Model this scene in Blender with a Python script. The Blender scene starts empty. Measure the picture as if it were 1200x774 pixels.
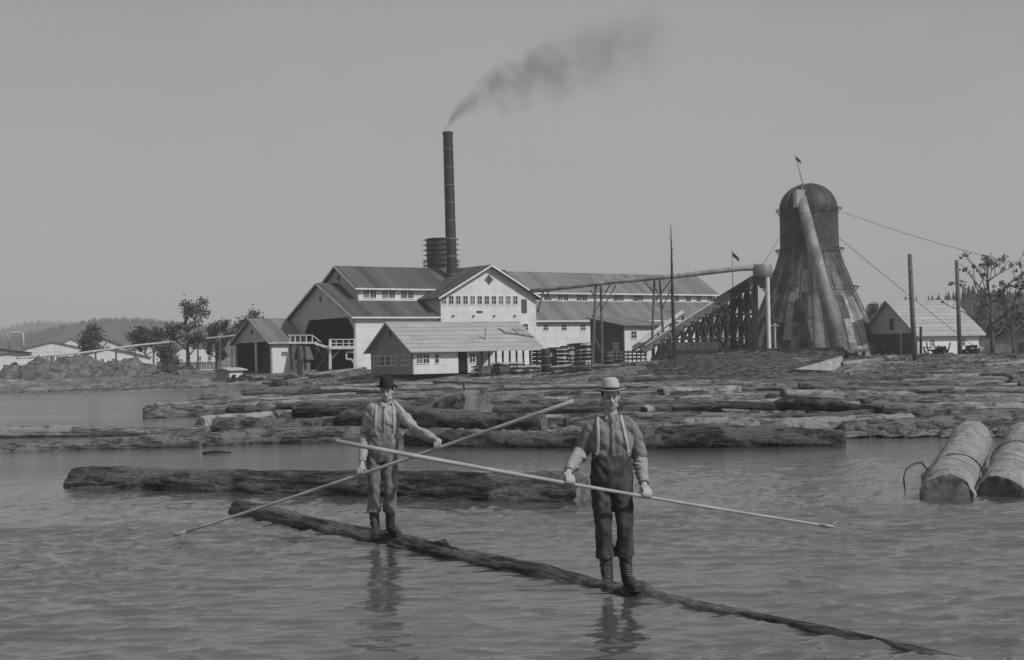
SKY_K = .3; SKY_C = 2.9; SUN_E = 3.1; EXPO = .08; HAZE_D = .0004
WATER_C = .065; WATER_BS = 1.0; SMOKE_D = 1.0
import bpy, bmesh, math, random
import numpy as np
from mathutils import Vector, Matrix, noise
PI = math.pi
scene = bpy.context.scene
COL = scene.collection
random.seed(7)

# ---------------------------------------------------------------- camera
F = 1750.0; HY = 428.0; RHO = math.radians(1.4); CZ = 2.04
CR, SR = math.cos(RHO), math.sin(RHO)
def P(px, py, Y):
    a = (px-600)/F; b = (HY-py)/F
    return Vector(((a*CR+b*SR)*Y, Y, CZ+(-a*SR+b*CR)*Y))
def proj(v):
    X = v[0]/v[1]; Z = (v[2]-CZ)/v[1]
    return 600+F*(X*CR-Z*SR), HY-F*(X*SR+Z*CR)
def G(px, py, z=0.0):
    a = (px-600)/F; b = (HY-py)/F
    Y = (CZ-z)/(a*SR-b*CR)
    return Vector(((a*CR+b*SR)*Y, Y, z))
def solve(O, d, px, z, hi=400.0):
    """length along d from O until the pixel column px is reached"""
    lo = 0.0
    f = lambda t: proj((O[0]+d[0]*t, O[1]+d[1]*t, z))[0]-px
    s = f(0) > 0
    for _ in range(50):
        m = (lo+hi)/2
        if (f(m) > 0) == s: lo = m
        else: hi = m
    return lo
def zat(x, y, py):
    X = x/y; b = (HY-py)/F
    return CZ+y*(b-X*SR)/CR
cam = bpy.data.cameras.new('camera'); camo = bpy.data.objects.new('camera', cam); COL.objects.link(camo)
camo.matrix_world = Matrix(((CR, SR, 0, 0), (0, 0, -1, 0), (-SR, CR, 0, CZ), (0, 0, 0, 1)))
cam.sensor_width = 36; cam.sensor_fit = 'HORIZONTAL'; cam.lens = F/1200*36
cam.shift_y = (HY-387)/1200; cam.clip_start = .1; cam.clip_end = 30000
scene.camera = camo

# ---------------------------------------------------------------- tagging
def tag(o, label=None, cat=None, group=None, kind=None):
    if label: o['label'] = label
    if cat: o['category'] = cat
    if group: o['group'] = group
    if kind: o['kind'] = kind
    return o
def thing(name, label, cat, loc=(0, 0, 0), rotz=0, group=None):
    o = bpy.data.objects.new(name, None); COL.objects.link(o)
    o.location = loc; o.rotation_euler = (0, 0, rotz); o.empty_display_size = .2
    return tag(o, label, cat, group)

# ---------------------------------------------------------------- mesh builder
class MB:
    def __init__(s): s.v = []; s.f = []
    def add(s, vs, fs):
        n = len(s.v); s.v += [tuple(v) for v in vs]; s.f += [tuple(i+n for i in f) for f in fs]; return s
    def box(s, x0, x1, y0, y1, z0, z1):
        vs = [(x, y, z) for x in (x0, x1) for y in (y0, y1) for z in (z0, z1)]
        return s.add(vs, [(0, 1, 3, 2), (4, 6, 7, 5), (0, 4, 5, 1), (2, 3, 7, 6), (0, 2, 6, 4), (1, 5, 7, 3)])
    def bar(s, a, b, w=.1, h=None, up=(0, 0, 1)):
        a = Vector(a); b = Vector(b); h = h or w; d = (b-a).normalized(); u = Vector(up)
        if abs(d.dot(u)) > .98: u = Vector((0, 1, 0))
        r = d.cross(u).normalized(); u = r.cross(d)
        vs = [p+r*i*w/2+u*j*h/2 for p in (a, b) for i, j in ((-1, -1), (1, -1), (1, 1), (-1, 1))]
        return s.add(vs, [(3, 2, 1, 0), (4, 5, 6, 7), (0, 1, 5, 4), (1, 2, 6, 5), (2, 3, 7, 6), (3, 0, 4, 7)])
    def tube(s, pts, rad, n=8, caps=True, ref=None):
        pts = [Vector(p) for p in pts]; N = len(pts)
        if not isinstance(rad, (list, tuple)): rad = [rad]*N
        rings = []; pr = Vector(ref) if ref else None
        for i, p in enumerate(pts):
            d = (pts[min(i+1, N-1)]-pts[max(i-1, 0)]).normalized()
            if pr is None:
                pr = Vector((1, 0, 0)) if abs(d.x) < .8 else Vector((0, 1, 0))
            r = (pr-d*pr.dot(d)).normalized(); q = d.cross(r); pr = r
            ra, rb = rad[i] if isinstance(rad[i], (list, tuple)) else (rad[i], rad[i])
            rings.append([p+r*math.cos(2*PI*k/n)*ra+q*math.sin(2*PI*k/n)*rb for k in range(n)])
        vs = [v for R in rings for v in R]
        fs = [(i*n+k, i*n+(k+1) % n, (i+1)*n+(k+1) % n, (i+1)*n+k) for i in range(N-1) for k in range(n)]
        if caps: fs += [tuple(range(n))[::-1], tuple(range((N-1)*n, N*n))]
        return s.add(vs, fs)
    def ball(s, c, r, n=14, m=9, rot=None):
        c = Vector(c)
        if not isinstance(r, (list, tuple)): r = (r, r, r)
        vs = []
        for i in range(m+1):
            t = PI*i/m
            for k in range(n):
                a = 2*PI*k/n
                p = Vector((r[0]*math.sin(t)*math.cos(a), r[1]*math.sin(t)*math.sin(a), r[2]*math.cos(t)))
                if rot: p = rot @ p
                vs.append(c+p)
        fs = [(i*n+k, (i+1)*n+k, (i+1)*n+(k+1) % n, i*n+(k+1) % n) for i in range(m) for k in range(n)]
        return s.add(vs, fs)
    def prism(s, poly, axis, a, b):
        """poly: 2D points in the plane perpendicular to axis ('x': (y,z), 'y': (x,z), 'z': (x,y))"""
        def pt(p, q):
            return (q, p[0], p[1]) if axis == 'x' else (p[0], q, p[1]) if axis == 'y' else (p[0], p[1], q)
        n = len(poly); vs = [pt(p, a) for p in poly]+[pt(p, b) for p in poly]
        fs = [tuple(range(n)), tuple(range(n, 2*n))[::-1]]+[(i, i+n, (i+1) % n+n, (i+1) % n) for i in range(n)]
        return s.add(vs, fs)
    def lathe(s, prof, n=32, c=(0, 0, 0), caps=False):
        vs = [(c[0]+r*math.cos(2*PI*k/n), c[1]+r*math.sin(2*PI*k/n), c[2]+z) for r, z in prof for k in range(n)]
        fs = [(i*n+k, i*n+(k+1) % n, (i+1)*n+(k+1) % n, (i+1)*n+k) for i in range(len(prof)-1) for k in range(n)]
        if caps: fs += [tuple(range(n))[::-1], tuple(range((len(prof)-1)*n, len(prof)*n))]
        return s.add(vs, fs)
    def mesh(s, name, smooth=False, fix=True):
        me = bpy.data.meshes.new(name); me.from_pydata(s.v, [], s.f); me.update()
        if fix:
            bm = bmesh.new(); bm.from_mesh(me); bmesh.ops.recalc_face_normals(bm, faces=bm.faces); bm.to_mesh(me); bm.free()
        if smooth: me.polygons.foreach_set('use_smooth', [True]*len(me.polygons))
        return me
    def build(s, name, mat, parent=None, smooth=False, loc=None, rot=None, fix=True):
        return link(name, s.mesh(name, smooth, fix), mat, parent, loc, rot)
def link(name, me, mat, parent=None, loc=None, rot=None):
    o = bpy.data.objects.new(name, me)
    if mat and not me.materials: me.materials.append(mat)
    COL.objects.link(o); o.parent = parent
    if loc is not None: o.location = loc
    if rot is not None: o.rotation_euler = rot
    return o
def kids(o): return [c for c in list(COL.objects) if c.parent == o]
def copy_tree(o, parent=None):
    c = o.copy(); COL.objects.link(c)
    if parent: c.parent = parent
    for ch in kids(o): copy_tree(ch, c)
    return c

# ---------------------------------------------------------------- materials
class NT:
    def __init__(s, tree): s.t = tree; s.n = tree.nodes; s.l = tree.links
    def new(s, typ, **kw):
        nd = s.n.new(typ)
        for k, v in kw.items():
            if k in nd.bl_rna.properties: setattr(nd, k, v)
            else: nd.inputs[k].default_value = v
        return nd
    def set(s, nd, i, v):
        if hasattr(v, 'is_linked') or isinstance(v, bpy.types.NodeSocket): s.l.new(v, nd.inputs[i])
        else: nd.inputs[i].default_value = v
    def math(s, op, a, b=None, c=None, clamp=False):
        nd = s.n.new('ShaderNodeMath'); nd.operation = op; nd.use_clamp = clamp
        s.set(nd, 0, a)
        if b is not None: s.set(nd, 1, b)
        if c is not None: s.set(nd, 2, c)
        return nd.outputs[0]
    def coord(s, out='Object', scale=(1, 1, 1), off=(0, 0, 0)):
        tc = s.n.new('ShaderNodeTexCoord'); mp = s.n.new('ShaderNodeMapping')
        mp.inputs['Scale'].default_value = scale; mp.inputs['Location'].default_value = off
        s.l.new(tc.outputs[out], mp.inputs['Vector']); return mp.outputs[0]
    def noise(s, vec, scale=1, detail=4, rough=.55, dist=0):
        nd = s.n.new('ShaderNodeTexNoise'); s.l.new(vec, nd.inputs['Vector'])
        nd.inputs['Scale'].default_value = scale; nd.inputs['Detail'].default_value = detail
        nd.inputs['Roughness'].default_value = rough; nd.inputs['Distortion'].default_value = dist
        return nd.outputs[0]
    def ramp(s, fac, stops):
        nd = s.n.new('ShaderNodeValToRGB'); s.l.new(fac, nd.inputs[0]); e = nd.color_ramp.elements
        while len(e) < len(stops): e.new(.5)
        for i, (p, c) in enumerate(stops):
            e[i].position = p; e[i].color = (c, c, c, 1)
        return nd.outputs[0]
    def mix(s, fac, a, b, mode='MIX'):
        nd = s.n.new('ShaderNodeMix'); nd.data_type = 'RGBA'; nd.blend_type = mode
        s.set(nd, 0, fac); s.set(nd, 6, a); s.set(nd, 7, b); return nd.outputs[2]
    def rand(s, vec_or_val):
        nd = s.n.new('ShaderNodeTexWhiteNoise'); nd.noise_dimensions = '1D'; s.l.new(vec_or_val, nd.inputs['W']); return nd.outputs[0]
def g(v): return (v, v, v, 1)
def material(name, rough=.8, spec=.3):
    m = bpy.data.materials.new(name); m.use_nodes = True
    t = NT(m.node_tree); b = t.n['Principled BSDF']
    b.inputs['Roughness'].default_value = rough; b.inputs['Specular IOR Level'].default_value = spec
    return m, t, b
def bump(t, b, h, strength=.5, dist=.02):
    nd = t.n.new('ShaderNodeBump'); nd.inputs['Strength'].default_value = strength; nd.inputs['Distance'].default_value = dist
    t.l.new(h, nd.inputs['Height']); t.l.new(nd.outputs[0], b.inputs['Normal'])
def mottled(name, lo, hi, scale=1.0, stretch=(1, 1, 1), rough=.85, bs=.4, bd=.02, spec=.2, detail=6, p0=.32, p1=.68):
    m, t, b = material(name, rough, spec)
    n = t.noise(t.coord('Object', stretch), scale, detail, .6)
    t.l.new(t.ramp(n, [(p0, lo), (p1, hi)]), b.inputs['Base Color'])
    if bs: bump(t, b, n, bs, bd)
    return m
M = {}
def bark(name, lo, hi, bl=0, rough=.75):
    """log axis = local X"""
    m, t, b = material(name, rough, .35)
    n1 = t.noise(t.coord('Object', (.55, 3.2, 3.2)), 2.2, 9, .68, .3)
    n2 = t.noise(t.coord('Object', (1, 1.6, 1.6)), .8, 4, .5)
    n3 = t.noise(t.coord('Object', (2.5, 9, 9)), 3, 5, .7)
    c = t.ramp(n1, [(.40, lo*.6), (.5, (lo+hi)/2), (.62, hi*1.25)])
    patch = t.ramp(n2, [(.5, 0), (.56, 1)])
    if bl: c = t.mix(patch, c, g(bl))
    c2 = t.mix(t.ramp(n3, [(.35, .75), (.65, 0)]), c, g(lo*.6))
    t.l.new(c2, b.inputs['Base Color'])
    bump(t, b, t.math('ADD', n1, t.math('MULTIPLY', n3, .5)), 1.0, .14)
    return m
M['bark_dark'] = bark('dark_wet_bark', .02, .16, .22)
M['bark_mid'] = bark('brown_bark', .045, .30, .34)
M['bark_pale'] = bark('pale_weathered_log', .12, .42, .52)
def near_bark():
    m, t, b = material('smooth_speckled_bark', .85, .2)
    n1 = t.noise(t.coord('Object', (1.2, 1.6, 1.6)), 1.6, 5, .6); n2 = t.noise(t.coord('Object', (1, 1.5, 1.5)), 22, 6, .75); n3 = t.noise(t.coord('Object', (.6, 3, 3)), 5, 6, .7)
    c = t.ramp(n1, [(.3, .16), (.7, .38)]); c = t.mix(t.ramp(n2, [(.36, .8), (.5, 0)]), c, g(.05)); c = t.mix(t.ramp(n3, [(.3, .7), (.42, 0)]), c, g(.07))
    t.l.new(c, b.inputs['Base Color']); bump(t, b, t.math('ADD', n2, n3), .8, .03); return m
M['bark_near'] = near_bark()
def cut_wood():
    m, t, b = material('sawn_log_end', .8, .2)
    v = t.coord('Object', (1, 1, 1)); sp = t.n.new('ShaderNodeSeparateXYZ'); t.l.new(v, sp.inputs[0])
    r = t.math('SQRT', t.math('ADD', t.math('MULTIPLY', sp.outputs[1], sp.outputs[1]), t.math('MULTIPLY', sp.outputs[2], sp.outputs[2])))
    n = t.noise(v, 3, 4)
    w = t.math('SINE', t.math('MULTIPLY', t.math('ADD', r, t.math('MULTIPLY', n, .05)), 130))
    c = t.math('ADD', t.math('MULTIPLY', w, .03), t.math('MULTIPLY', n, .24))
    t.l.new(c, b.inputs['Base Color']); return m
M['cut'] = cut_wood(); M['cut'].name = 'sawn_log_end'
def boards(name, base, var=.12, w=.25, axis=0, rough=.8, stain=.25, bumps=.3):
    """board siding / roof sheets: strips w wide along local axis"""
    m, t, b = material(name, rough, .2)
    v = t.coord('Object'); sp = t.n.new('ShaderNodeSeparateXYZ'); t.l.new(v, sp.inputs[0])
    q = t.math('DIVIDE', sp.outputs[axis], w); fl = t.math('FLOOR', q)
    fr = t.math('SUBTRACT', q, fl)
    rnd = t.rand(fl)
    tone = t.math('MULTIPLY_ADD', rnd, var*base*2, base*(1-var))
    st = t.noise(t.coord('Object', (1, 1, .35)), .6, 6, .65)
    tone = t.math('MULTIPLY', tone, t.math('MULTIPLY_ADD', st, stain*2, 1-stain))
    edge = t.ramp(fr, [(0, .55), (.07, 1)])
    t.l.new(t.math('MULTIPLY', tone, edge), b.inputs['Base Color'])
    bump(t, b, edge, bumps, .02); return m
M['white'] = boards('white_painted_boards', .60, .05, .3, 2, .75, .32, .15)
M['white2'] = boards('whitewashed_boards', .62, .05, .25, 2, .8, .2, .15)
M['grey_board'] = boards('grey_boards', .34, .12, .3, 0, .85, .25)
M['gable_shaded'] = boards('shaded_white_boards', .45, .08, .3, 1, .85, .2)  # darker copy of the white boards: shade of left-facing walls put into the colour
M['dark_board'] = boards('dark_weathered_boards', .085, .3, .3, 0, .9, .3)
M['roof_dark'] = boards('dark_sheet_roof', .075, .30, 1.3, 0, .6, .4)
M['roof_mid'] = boards('weathered_sheet_roof', .15, .20, 1.3, 0, .6, .35)
def courses(name, base, w):
    m, t, b = material(name, .7, .25)
    v = t.coord('Object'); sp = t.n.new('ShaderNodeSeparateXYZ'); t.l.new(v, sp.inputs[0])
    q = t.math('DIVIDE', sp.outputs[2], w); fl = t.math('FLOOR', q); fr = t.math('SUBTRACT', q, fl)
    q2 = t.math('DIVIDE', t.math('MULTIPLY_ADD', fl, 1.37, sp.outputs[0]), 2.6); fl2 = t.math('FLOOR', q2)
    rnd = t.rand(t.math('MULTIPLY_ADD', fl, 17.3, fl2))
    tone = t.math('MULTIPLY_ADD', rnd, base*.2, base*.9)
    tone = t.math('MULTIPLY', tone, t.ramp(fr, [(.0, .62), (.14, .7), (.22, 1)]))
    st = t.noise(t.coord('Object', (.5, 1, 3)), .9, 6, .65)
    tone = t.math('MULTIPLY', tone, t.math('MULTIPLY_ADD', st, .5, .75))
    t.l.new(tone, b.inputs['Base Color']); return m
M['roof_pale'] = courses('pale_coursed_roof', .31, .5)
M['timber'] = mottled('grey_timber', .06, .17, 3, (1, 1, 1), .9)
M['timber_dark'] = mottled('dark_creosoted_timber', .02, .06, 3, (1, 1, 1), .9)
M['timber_pale'] = mottled('pale_sawn_timber', .3, .5, 2, (1, 1, 1), .85)
M['timber_white'] = mottled('whitewashed_timber', .5, .7, 2, (1, 1, 1), .85)
M['iron_dark'] = mottled('dark_iron', .012, .04, .8, (1, 1, .3), .6, .1, spec=.4)
M['iron_grey'] = mottled('grey_sheet_iron', .10, .24, .6, (1, 1, .5), .55, .1, spec=.4)
M['duct'] = mottled('weathered_duct_iron', .09, .27, .7, (1, 1, .6), .6, .15, spec=.4)
M['black'] = mottled('shade_and_door_black', .008, .02, 2, (1, 1, 1), .9, 0)  # black for the painted interior shade, and for the workshop door
m_, t_, b_ = material('window_glass', .15, .5); b_.inputs['Base Color'].default_value = g(.035); M['glass'] = m_
m_, t_, b_ = material('dusty_window_glass', .4, .5); b_.inputs['Base Color'].default_value = g(.12); M['glass2'] = m_
M['rock'] = mottled('rock', .08, .25, 1.5)
M['dirt'] = mottled('pale_dirt', .04, .19, 1.3, (1, 1, .6), .95, 1, .3, .1, 10)
M['barkheap'] = mottled('bark_waste', .012, .10, 1.6, (1, .35, 1), .95, 1, .2, .1, 8)
M['trunk'] = mottled('tree_bark', .05, .15, 4, (1, 1, .3), .95, .6)
M['leaf'] = mottled('foliage', .035, .12, 2.5, (1, 1, 1), .8, 0)
M['leaf2'] = mottled('dark_foliage', .03, .09, 2.5, (1, 1, 1), .8, 0)
M['pine'] = mottled('conifer_foliage', .02, .06, .5, (1, 1, 1), .9, 0)
M['grass'] = mottled('bank_weeds', .05, .14, .6, (1, 1, 1), .9, 0)

# ---------------------------------------------------------------- world and sun
AZ = math.radians(57); EL = math.radians(43)
w = bpy.data.worlds.new('World'); scene.world = w; w.use_nodes = True
t = NT(w.node_tree); bg = t.n['Background']
sky = t.n.new('ShaderNodeTexSky'); sky.sky_type = 'NISHITA'; sky.sun_disc = False
sky.sun_elevation = EL; sky.sun_rotation = PI-AZ; sky.dust_density = 3.0; sky.air_density = 1.0; sky.ozone_density = 1
bw = t.n.new('ShaderNodeRGBToBW'); t.l.new(sky.outputs[0], bw.inputs[0])
# overcast veil: thin high haze evens out the clear-sky gradient of the plate
veil = t.math('MULTIPLY_ADD', bw.outputs[0], SKY_K, SKY_C)
tcw = t.n.new('ShaderNodeTexCoord'); spw = t.n.new('ShaderNodeSeparateXYZ'); t.l.new(tcw.outputs['Generated'], spw.inputs[0])
mpw = t.n.new('ShaderNodeMapping'); mpw.inputs['Scale'].default_value = (1, 1, 2.2); t.l.new(tcw.outputs['Generated'], mpw.inputs['Vector'])
cloud = t.math('MULTIPLY_ADD', t.noise(mpw.outputs[0], 3.2, 7, .58, .4), .26, .87)
drop = t.ramp(spw.outputs[2], [(.07, 1), (.26, .80), (.6, .86)])
veil = t.math('MULTIPLY', t.math('MULTIPLY', veil, cloud), drop)
tn = t.mix(1.0, veil, (1.0, .985, 1.02, 1), 'MULTIPLY'); t.l.new(tn, bg.inputs[0]); bg.inputs[1].default_value = .1
sl = bpy.data.lights.new('sun', 'SUN'); so = bpy.data.objects.new('sun', sl); COL.objects.link(so)
sl.energy = SUN_E; sl.angle = math.radians(.6); sl.color = (1, .99, .985)
sd = Vector((math.sin(AZ)*math.cos(EL), -math.cos(AZ)*math.cos(EL), math.sin(EL)))
so.rotation_euler = (-sd).to_track_quat('-Z', 'Y').to_euler(); so.location = (0, 0, 60)
scene.view_settings.view_transform = 'Standard'; scene.view_settings.look = 'None'
scene.view_settings.gamma = 1; scene.view_settings.exposure = EXPO; scene.view_settings.use_curve_mapping = False
scene.render.engine = 'CYCLES'
# ================================================================ SETTING
def sstep(a, b, x):
    t = min(1, max(0, (x-a)/(b-a))); return t*t*(3-2*t)
SX = [-400, -90, -40, -20, 0, 20, 35, 60, 120, 400]; SY = [190, 182, 176, 168, 160, 146, 134, 126, 122, 115]
def shore(x): return float(np.interp(x, SX, SY))
def ground_h(x, y):
    s = shore(x)+3*noise.noise(Vector((x*.06, 3, 0)))
    t = (y-s)
    if t < 0: h = max(-1.6, t*.05)
    else:
        h = .25*min(1, t/6)+1.6*sstep(4, 24, t)
        h += .25*noise.noise(Vector((x*.12, y*.12, 0)))*min(1, t/8)+.15*noise.noise(Vector((x*.5, y*.5, 4)))*min(1, t/5)
    if y > 230: h += (min(y, 1200)-230)*.012
    return h
def grid(xs, ys, fz):
    vs = [(x, y, fz(x, y)) for y in ys for x in xs]; n = len(xs)
    fs = [(j*n+i, j*n+i+1, (j+1)*n+i+1, (j+1)*n+i) for j in range(len(ys)-1) for i in range(n-1)]
    m = MB(); m.v = vs; m.f = fs; return m
def axis(*segs):
    out = [segs[0][0]]
    for a, b, st in segs:
        n = max(1, round((b-a)/st)); out += [a+(b-a)*(i+1)/n for i in range(n)]
    return out
xs = axis((-4200, -1000, 800), (-1000, -100, 60), (-100, 100, 1.1), (100, 1000, 60), (1000, 4200, 800))
ys = axis((-50, 100, 50), (100, 210, .9), (210, 400, 12), (400, 1500, 110), (1500, 5100, 900))
m_, t, b = material('pond_bank_soil', .95, .1)
n1 = t.noise(t.coord('Object'), .12, 8, .65); n2 = t.noise(t.coord('Object', (1, .5, 1)), .9, 8, .7)
c = t.ramp(n1, [(.35, .11), (.5, .22), (.68, .36)]); c = t.mix(t.ramp(n2, [(.4, .8), (.62, 0)]), c, g(.055))
t.l.new(c, b.inputs['Base Color']); bump(t, b, n2, 1, .35)
tag(grid(xs, ys, ground_h).build('ground', m_, None, True, fix=False), kind='structure')

# water
def wave(x, y):
    if y > 55 or y < 5: return -.006
    f = sstep(5, 7, y)*(1-sstep(19, 34, y))*(1-sstep(9, 16, abs(x)))
    if f <= 0: return -.006
    h = 0
    w = noise.noise(Vector((x*.25, y*.25, 2)))
    h += .022*noise.noise(Vector((x*1.0+w, y*1.5, 0)))
    h += .009*(1-2*abs(noise.noise(Vector((x*1.5+w*2, y*3.1+w, 7)))))
    h += .032*(1-abs(noise.noise(Vector((x*1.1+w*2.5, y*2.0+w+x*.25, 31)))))**7+.018*(1-abs(noise.noise(Vector((x*2.4+w, y*4.4-x*.5, 37)))))**6
    h += .006*noise.noise(Vector((x*4.6, y*6.5, 11)))
    return h*f*(.95+.9*noise.noise(Vector((x*.13, y*.11, 20))))-.006
xs = axis((-500, -20, 60), (-20, -9, .5), (-9, 9, .06), (9, 20, .5), (20, 500, 60))
ys = axis((-50, 5, 27.5), (5, 7, .5), (7, 20, .034), (20, 36, .12), (36, 190, 11))
m_, t, b = material('pond_water', .02, .5)
b.inputs['IOR'].default_value = 2.1
b.inputs['Base Color'].default_value = g(WATER_C)
n1 = t.noise(t.coord('Object', (1.0, 1.7, 1)), 2.0, 5, .6, .4); n2 = t.noise(t.coord('Object', (1.4, 2.4, 1)), 7, 4, .55, .2)
n0 = t.noise(t.coord('Object', (.03, .06, 1)), 1, 2, .5)
h = t.math('ADD', t.math('MULTIPLY', n1, .8), t.math('MULTIPLY', n2, .25))
h = t.math('MULTIPLY', h, t.ramp(n0, [(.35, .4), (.6, 1)]))
# the far arm of the pond behind the boom logs lies sheltered and calm
sp = t.n.new('ShaderNodeSeparateXYZ'); t.l.new(t.coord('Object'), sp.inputs[0])
calm = t.ramp(t.math('DIVIDE', sp.outputs[1], 100, clamp=True), [(.13, .30), (.24, .6), (.38, 1)])
t.l.new(t.ramp(t.math('DIVIDE', sp.outputs[1], 100, clamp=True), [(.14, .02), (.3, .06), (.8, .14)]), b.inputs['Roughness'])
bump(t, b, t.math('MULTIPLY', h, calm), WATER_BS, .06)
tag(grid(xs, ys, wave).build('water', m_, None, True, fix=False), kind='structure')

# hills with woods
def hill(name, D, prof, z0, seedv, depth=500):
    pts = [P(px, py, D) for px, py in prof]
    X = [p.x for p in pts]; Z = [p.z for p in pts]
    xs = axis((X[0], X[-1], D*.012)); ys_ = axis((D-depth, D+depth*1.5, depth/10))
    def fz(x, y):
        top = float(np.interp(x, X, Z)); k = 1-sstep(0, depth, abs(y-D)) if y < D else 1-sstep(0, depth*1.5, y-D)
        return z0-8+(top-z0+8)*k+6*noise.noise(Vector((x*.01, y*.01, seedv)))*k
    o = grid(xs, ys_, fz).build(name, M['pine'], None, True, fix=False); tag(o, kind='structure')
    return fz, X
def conifer(m, x, y, z, h, r, n=6):
    for k, (a, b_, rr) in enumerate(((.05, .5, 1), (.3, .78, .72), (.55, 1.0, .46))):
        b0 = len(m.v)
        ph = random.random()*6
        vs = [(x+math.cos(ph+i*2*PI/n)*r*rr*random.uniform(.7, 1.2), y+math.sin(ph+i*2*PI/n)*r*rr*random.uniform(.7, 1.2), z+h*(a+random.uniform(-.03, .03))) for i in range(n)]+[(x, y, z+h*b_)]
        m.add(vs, [(i, (i+1) % n, n) for i in range(n)])
def wood(name, label, fz, X, y0, y1, cnt, h0, h1, px0, px1, D):
    m = MB()
    xa = (px0-600)/F*D; xb = (px1-600)/F*D
    for _ in range(cnt):
        x = random.uniform(xa, xb); y = random.uniform(y0, y1); h = random.uniform(h0, h1)
        if noise.noise(Vector((x*.004, y*.004, 9))) < -.35: continue
        conifer(m, x, y, fz(x, y)-1, h, h*random.uniform(.2, .3), 5)
    tag(m.build(name, M['pine'], None, fix=False), label, 'woods', kind='stuff')
fz, X = hill('far_hill', 2600, [(-120, 400), (0, 392), (45, 380), (80, 378), (120, 388), (200, 386), (330, 390), (520, 396), (640, 396), (900, 392), (1010, 392), (1250, 385), (1400, 380)], 8, 1, 700)
wood('far_woods', 'hazy far-off woods covering the farthest ridge', fz, X, 2000, 2700, 5000, 5, 9, -60, 1300, 2600)
fz, X = hill('wooded_hill', 1500, [(-60, 420), (20, 400), (90, 384), (130, 378), (170, 381), (230, 386), (290, 387), (340, 390), (430, 400), (600, 412)], 8, 5, 420)
wood('hill_woods', 'hazy woods on the low ridge behind the left trees', fz, X, 1130, 1530, 7000, 2.5, 6, -20, 480, 1500)
fz, X = hill('wooded_knoll', 620, [(980, 412), (1015, 380), (1050, 374), (1090, 372), (1118, 368), (1140, 356), (1165, 360), (1260, 362), (1400, 362)], 5, 8, 160)
wood('knoll_woods', 'dark conifer woods rising behind the right-hand shed', fz, X, 500, 640, 1500, 4, 8, 1000, 1330, 620)

# leafy trees
def leaves(m, c, r, cnt, s, flat=.8):
    for _ in range(cnt):
        d = Vector((random.gauss(0, .5), random.gauss(0, .5), random.gauss(0, .5)))
        p = Vector(c)+Vector((d.x*r, d.y*r, d.z*r*flat))
        a = Vector((random.gauss(0, 1), random.gauss(0, 1), random.gauss(0, 1))).normalized()
        b2 = a.cross(Vector((random.gauss(0, 1), random.gauss(0, 1), random.gauss(0, 1)))).normalized()
        q = s*random.uniform(.6, 1.4)
        m.add([p+a*q, p+b2*q*.7, p-a*q, p-b2*q*.7], [(0, 1, 2, 3)])
def grow(tm, p, d, L, r, depth, tips, spread=.6, up=.25, bend=.25):
    pts = [Vector(p)]; rr = [r]; d = Vector(d).normalized()
    n = 4
    for i in range(n):
        d = (d+Vector((random.uniform(-bend, bend), random.uniform(-bend, bend), random.uniform(-bend*.3, bend)*.6))).normalized()
        pts.append(pts[-1]+d*L/n); rr.append(r*(1-.5*(i+1)/n))
    tm.tube(pts, rr, 6)
    if depth == 0: tips.append(pts[-1]); return
    for k in range(random.choice((2, 3, 3))):
        a = random.uniform(0, 2*PI); q = random.choice(pts[2:])
        nd = (d*(1-spread*.4)+Vector((math.cos(a)*spread, math.sin(a)*spread, up*random.uniform(-.4, 1)))).normalized()
        grow(tm, q, nd, L*random.uniform(.55, .8), r*.5, depth-1, tips, spread, up, bend)
    tips.append(pts[-1])
def tree(name, label, px, pbase, ptop, D, cw, cat='tree', leaf='leaf', cnt=60, s=.28, blob=.2, trunk_h=.35, depth=3, group=None, tr=.028, ragged=1.0, z0=None):
    base = P(px, pbase, D)
    base.z = min(base.z, ground_h(base.x, base.y)) if z0 is None else z0
    H = P(px, ptop, D).z-base.z; W = cw/F*D
    e = thing(name, label, cat, base, 0, group)
    tm = MB(); tips = []
    lead = [(0, 0, -.5)]
    for i in range(1, 6): lead.append((random.uniform(-.02, .02)*H*i*.5, random.uniform(-.02, .02)*H*i*.5, H*.85*i/5))
    tm.tube(lead, [H*tr*(1-.15*i) for i in range(6)], 8)
    for i in range(9):
        f = trunk_h+(.82-trunk_h)*i/8
        k = f*5; j = min(4, int(k)); q = Vector(lead[j]).lerp(Vector(lead[j+1]), k-j)
        if j == 0: q.z = f*H*.85
        a = i*2.4+random.random()
        L = W*.5*(1-abs(f-.55)*.8)*random.uniform(.55, .95)
        grow(tm, q, (math.cos(a), math.sin(a), .55), L, H*tr*.45, depth-1, tips)
    tips.append(Vector(lead[-1]))
    tm.build('trunk', M['trunk'], e, True, fix=False)
    lm = MB()
    for q in tips:
        if random.random() < .12*ragged: continue
        k_ = random.uniform(.35, 1.1); leaves(lm, q, W*blob*k_, int(cnt*k_**1.5)+4, s)
    lm.build('crown', M[leaf], e, fix=False)
    return e
random.seed(3)
tree('broadleaf_tree', 'tallest leafy tree left of the small open shed', 221, 432, 344, 205, 62, cnt=110, s=.17, blob=.15, trunk_h=.28, depth=2, ragged=2.2)
tree('round_tree', 'round dark tree between the far white gabled building and the barn roofs', 110, 424, 379, 290, 32, cnt=120, s=.24, blob=.24, leaf='leaf2', trunk_h=.3, depth=2)
tree('flat_topped_tree', 'flat-topped dark tree above the long raised flume', 170, 424, 380, 275, 36, cnt=110, s=.24, blob=.22, leaf='leaf2', trunk_h=.4, depth=2)
tree('broadleaf_tree', 'smaller bushy tree just right of the tallest leafy tree', 254, 428, 372, 235, 30, cnt=110, s=.19, blob=.22, trunk_h=.25, depth=2)
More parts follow.
